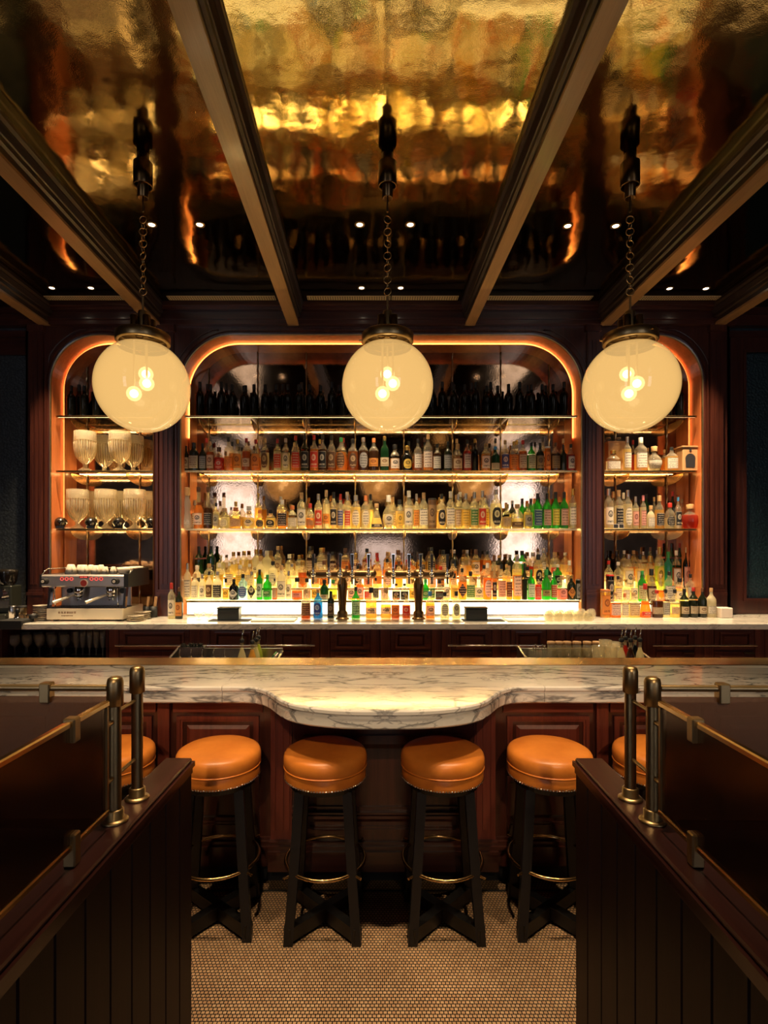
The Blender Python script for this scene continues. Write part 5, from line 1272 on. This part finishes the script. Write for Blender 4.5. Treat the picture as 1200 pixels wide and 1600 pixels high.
MB().bevbox(-.075, .075, -.07, .07, 0, .225, .003).build('case', M['boxwood'], e); MB().box(-.085, .085, -.078, .078, .225, .238).build('lid', M['boxwood'], e)
pts = [(-.042, .03), (.042, .03)]+[(.048*math.cos(PI*q/10), .115+.048*math.sin(PI*q/10)) for q in range(11)]
MB().prism_y(pts, -.0725, -.07).build('window', M['ink'], e); MB().cyl((0, -.07, .195), (0, -.074, .195), .012, 14).build('boss', M['ink'], e)
for i, px in enumerate((962.5, 971)):
    e = empty('price_card', (X(px, 5.21), 5.212, SH['low']+.0008), '%s small black price card on the lowest right shelf' % ['left', 'right'][i], 'card', 'black price cards'); MB().box(-.024, .024, -.001, .001, .0, .042).build('card', M['ink'], e); MB().frame(-.0245, .0245, 0, .0425, .003, -.002, -.001).build('border', M['paper'], e)

# ================================================================== stemware under the counter
wg = MB().lathe([(0, 0), (.034, 0), (.034, .002), (.006, .006), (.004, .02), (.004, .085), (.010, .095), (.032, .115), (.040, .145), (.034, .20), (.033, .20), (.038, .145), (.03, .118), (0, .10)], seg=20).mesh('glass'); wg.materials.append(M['glass'])
fg = MB().lathe([(0, 0), (.028, 0), (.028, .002), (.005, .006), (.004, .05), (.008, .07), (.020, .12), (.023, .17), (.021, .225), (.020, .225), (.021, .17), (.017, .12), (0, .075)], seg=16).mesh('glass'); fg.materials.append(M['glass'])
k = 0
for r_, (z, off) in enumerate(((4.77, 0), (4.93, 17))):
    for q in range(5):
        px = 23+off+q*19.5; k += 1
        e = empty('wine_glass', (X(px, z), z, .8008), '%s wine glass from left, %s row, under the left counter' % (ordinal(q+1), ['front', 'rear'][r_]), 'wine glass', 'wine glasses under the counter'); link('glass_body', wg, e)
    for q in range(5):
        px = 119+off*.6+q*10.4; k += 1
        e = empty('champagne_flute', (X(px, z), z, .8008), '%s champagne flute from left, %s row, under the left counter' % (ordinal(q+1), ['front', 'rear'][r_]), 'flute', 'champagne flutes under the counter'); link('glass_body', fg, e)

# ================================================================== bartender stations behind the bar
def station(pa, pb, side):
    z0, z1 = 3.62, 4.05; a, b = X(pa, z0), X(pb, z0); c = (a+b)/2; w = (b-a)/2; base = .90
    e = empty('steel_station', (c, z0, 0), 'steel bartender station behind the bar at the %s' % side, 'bar station', 'bartender stations')
    MB().box(-w, w, 0, z1-z0, base-.03, base).build('worktop', M['steel'], e)
    MB().box(-w, w, z1-z0-.012, z1-z0, base, base+.12).build('backsplash', M['steel'], e)
    s = -1 if True else 1
    MB().prism_x([(0, base), (z1-z0, base), (z1-z0, base+.14), (.0, base+.04)], -w-.004, -w+.012).build('side_panel', M['steel'], e)
    MB().prism_x([(0, base), (z1-z0, base), (z1-z0, base+.10), (.0, base+.03)], w-.012, w+.004).build('side_panel', M['steel'], e)
    for sx in (-1, 1):
        for yy in (.03, z1-z0-.03): MB().cyl((sx*(w-.03), yy, 0), (sx*(w-.03), yy, base-.03), .016, 10).build('leg', M['steel'], e)
    return base+.0008
def pourer(px, z, base, lab, liq, h=.235):
    e = empty('pour_bottle', (X(px, z), z, base), lab, 'bottle', 'bottles with pour spouts')
    r = .030
    MB().lathe([(0, 0), (r*.95, 0), (r, .006), (r, h*.38), (r*.8, h*.5), (r*.4, h*.64), (r*.34, h*.68)], seg=14).build('liquid', LM[liq], e)
    MB().lathe([(r*.34, h*.68), (r*.36, h*.80), (r*.44, h*.81), (r*.44, h*.84)], seg=12).build('glass', M['bglass'], e)
    MB().lathe([(.013, h*.83), (.016, h*.85), (.016, h*.92), (.006, h*.95)], seg=12).build('stopper', M['matte_black'], e)
    MB().tube([(0, 0, h*.94), (.003, 0, h*1.05), (.010, 0, h*1.18)], .0042, 8).build('spout', M['chrome'], e)
b0 = station(245, 425, 'left')
for i, (px, z) in enumerate(((378, 3.80), (394, 3.74), (400, 3.84), (404, 3.94))): pourer(px, z, b0, '%s pour-spout bottle from the left in the left bar station' % ordinal(i+1), 'cgcL'[i], .245)
b1 = station(835, 1050, 'right')
for i, (px, z) in enumerate(((971, 3.79), (977, 3.88), (985, 3.79), (992, 3.90), (1000, 3.80))): pourer(px, z, b1, '%s pour-spout bottle from the left in the right bar station' % ordinal(i+1), 'crxkc'[i], .25)
def tool(px, z, base, lab, h=.115):
    e = empty('dasher_bottle', (X(px, z), z, base), lab, 'dasher bottle', 'small dasher bottles')
    MB().lathe([(0, 0), (.02, 0), (.022, .01), (.022, h*.45), (.012, h*.62), (.008, h*.68)], seg=14).build('glass', LM['x'], e); MB().lathe([(.010, h*.66), (.014, h*.72), (.010, h*.8), (.006, h*.84)], seg=12).build('collar', M['chrome'], e); MB().tube([(0, 0, h*.82), (.002, 0, h*1.0), (.006, 0, h*1.12)], .003, 6).build('spout', M['chrome'], e)
for i in range(5): tool(280+i*17.5, 3.72, b0, '%s small dasher bottle from the left in the left bar station' % ordinal(i+1), .15)
for i in range(4): tool(872+i*16, 3.70, b1, '%s small dasher bottle from the left in the right bar station' % ordinal(i+1), .13)
e = empty('straw_bin', (X(301, 3.95), 3.95, b0), 'steel bin of straws at the left end of the left station', 'bin'); MB().box(-.09, .09, -.04, -.036, 0, .15).box(-.09, .09, .036, .04, 0, .15).box(-.09, -.086, -.04, .04, 0, .15).box(.086, .09, -.04, .04, 0, .15).box(-.09, .09, -.04, .04, 0, .004).build('bin', M['steel'], e)
mb = MB()
for q in range(40): mb.cyl((-.075+.15*random.random(), -.025+.05*random.random(), .02), (-.08+.16*random.random(), -.03+.06*random.random(), .17), .003, 5)
o = mb.build('straws', M['graphite'], e); o['kind'] = 'stuff'
e = empty('cutlery_bin', (X(846, 3.90), 3.93, b1), 'glass bin of bar tools at the left end of the right station', 'bin'); MB().box(-.07, .07, -.05, -.046, 0, .13).box(-.07, .07, .046, .05, 0, .13).box(-.07, -.066, -.05, .05, 0, .13).box(.066, .07, -.05, .05, 0, .13).box(-.07, .07, -.05, .05, 0, .004).build('bin', M['glass'], e)
for q in range(6): MB().cyl((-.05+.02*q, .01*(q % 3-1), .006), (-.055+.022*q, .014*(q % 3-1), .15+.02*(q % 2)), .004, 6).build('bar_tool', M['chrome'], e)
# jars on the right station's rear ledge
jr = MB().lathe([(0, 0), (.030, 0), (.032, .006), (.032, .075), (.026, .085)], seg=16).mesh('jar'); jr.materials.append(M['bglass'])
jl = MB().lathe([(.028, .083), (.030, .086), (.030, .105), (0, .107)], seg=16).mesh('lid'); jl.materials.append(M['boxwood'])
for i, px in enumerate((861, 873.5, 886, 901, 917, 932)):
    e = empty('garnish_jar', (X(px, 4.0), 4.0-.005, b1+.06 if 0 else b1), '%s small lidded garnish jar from left in the right station' % ordinal(i+1), 'jar', 'garnish jars')
    e.location.z = .9008
    o = link('jar_glass', jr, e); o.scale = (1, 1, 1.9); o = link('lid', jl, e, (0, 0, .072))
for i, (px, z, h) in enumerate(((935, 3.74, .19), (946, 3.86, .21), (955, 3.74, .185), (960, 3.95, .18))):
    e = empty('mixing_glass', (X(px, z), z, b1), '%s clear mixing glass from left beside the pour bottles' % ordinal(i+1), 'glass', 'mixing glasses'); MB().lathe([(0, 0), (.034, 0), (.036, .008), (.042, h), (.040, h), (.033, .012), (0, .012)], seg=18).build('glass_body', M['bglass'], e); MB().torus((0, 0, h), .041, .0015, 'z', 20, 5).build('rim', M['glass'], e)
e = empty('menu_stand', (X(418, 3.80), 3.80, b0), 'green edged folded menu at the right end of the left station', 'menu'); MB().add([(-.03, -.05, 0), (.05, -.05, .13), (.05, .06, .13), (-.03, .06, 0), (-.024, -.05, 0), (.056, -.05, .126), (.056, .06, .126), (-.024, .06, 0)], [(0, 1, 2, 3), (7, 6, 5, 4), (0, 4, 5, 1), (3, 2, 6, 7), (1, 5, 6, 2), (0, 3, 7, 4)]).build('cover', CM['e'], e); MB().add([(-.018, -.048, 0), (.060, -.048, .122), (.060, .058, .122), (-.018, .058, 0), (-.012, -.048, 0), (.066, -.048, .118), (.066, .058, .118), (-.012, .058, 0)], [(0, 1, 2, 3), (7, 6, 5, 4), (0, 4, 5, 1), (3, 2, 6, 7), (1, 5, 6, 2), (0, 3, 7, 4)]).build('pages', M['paper'], e)
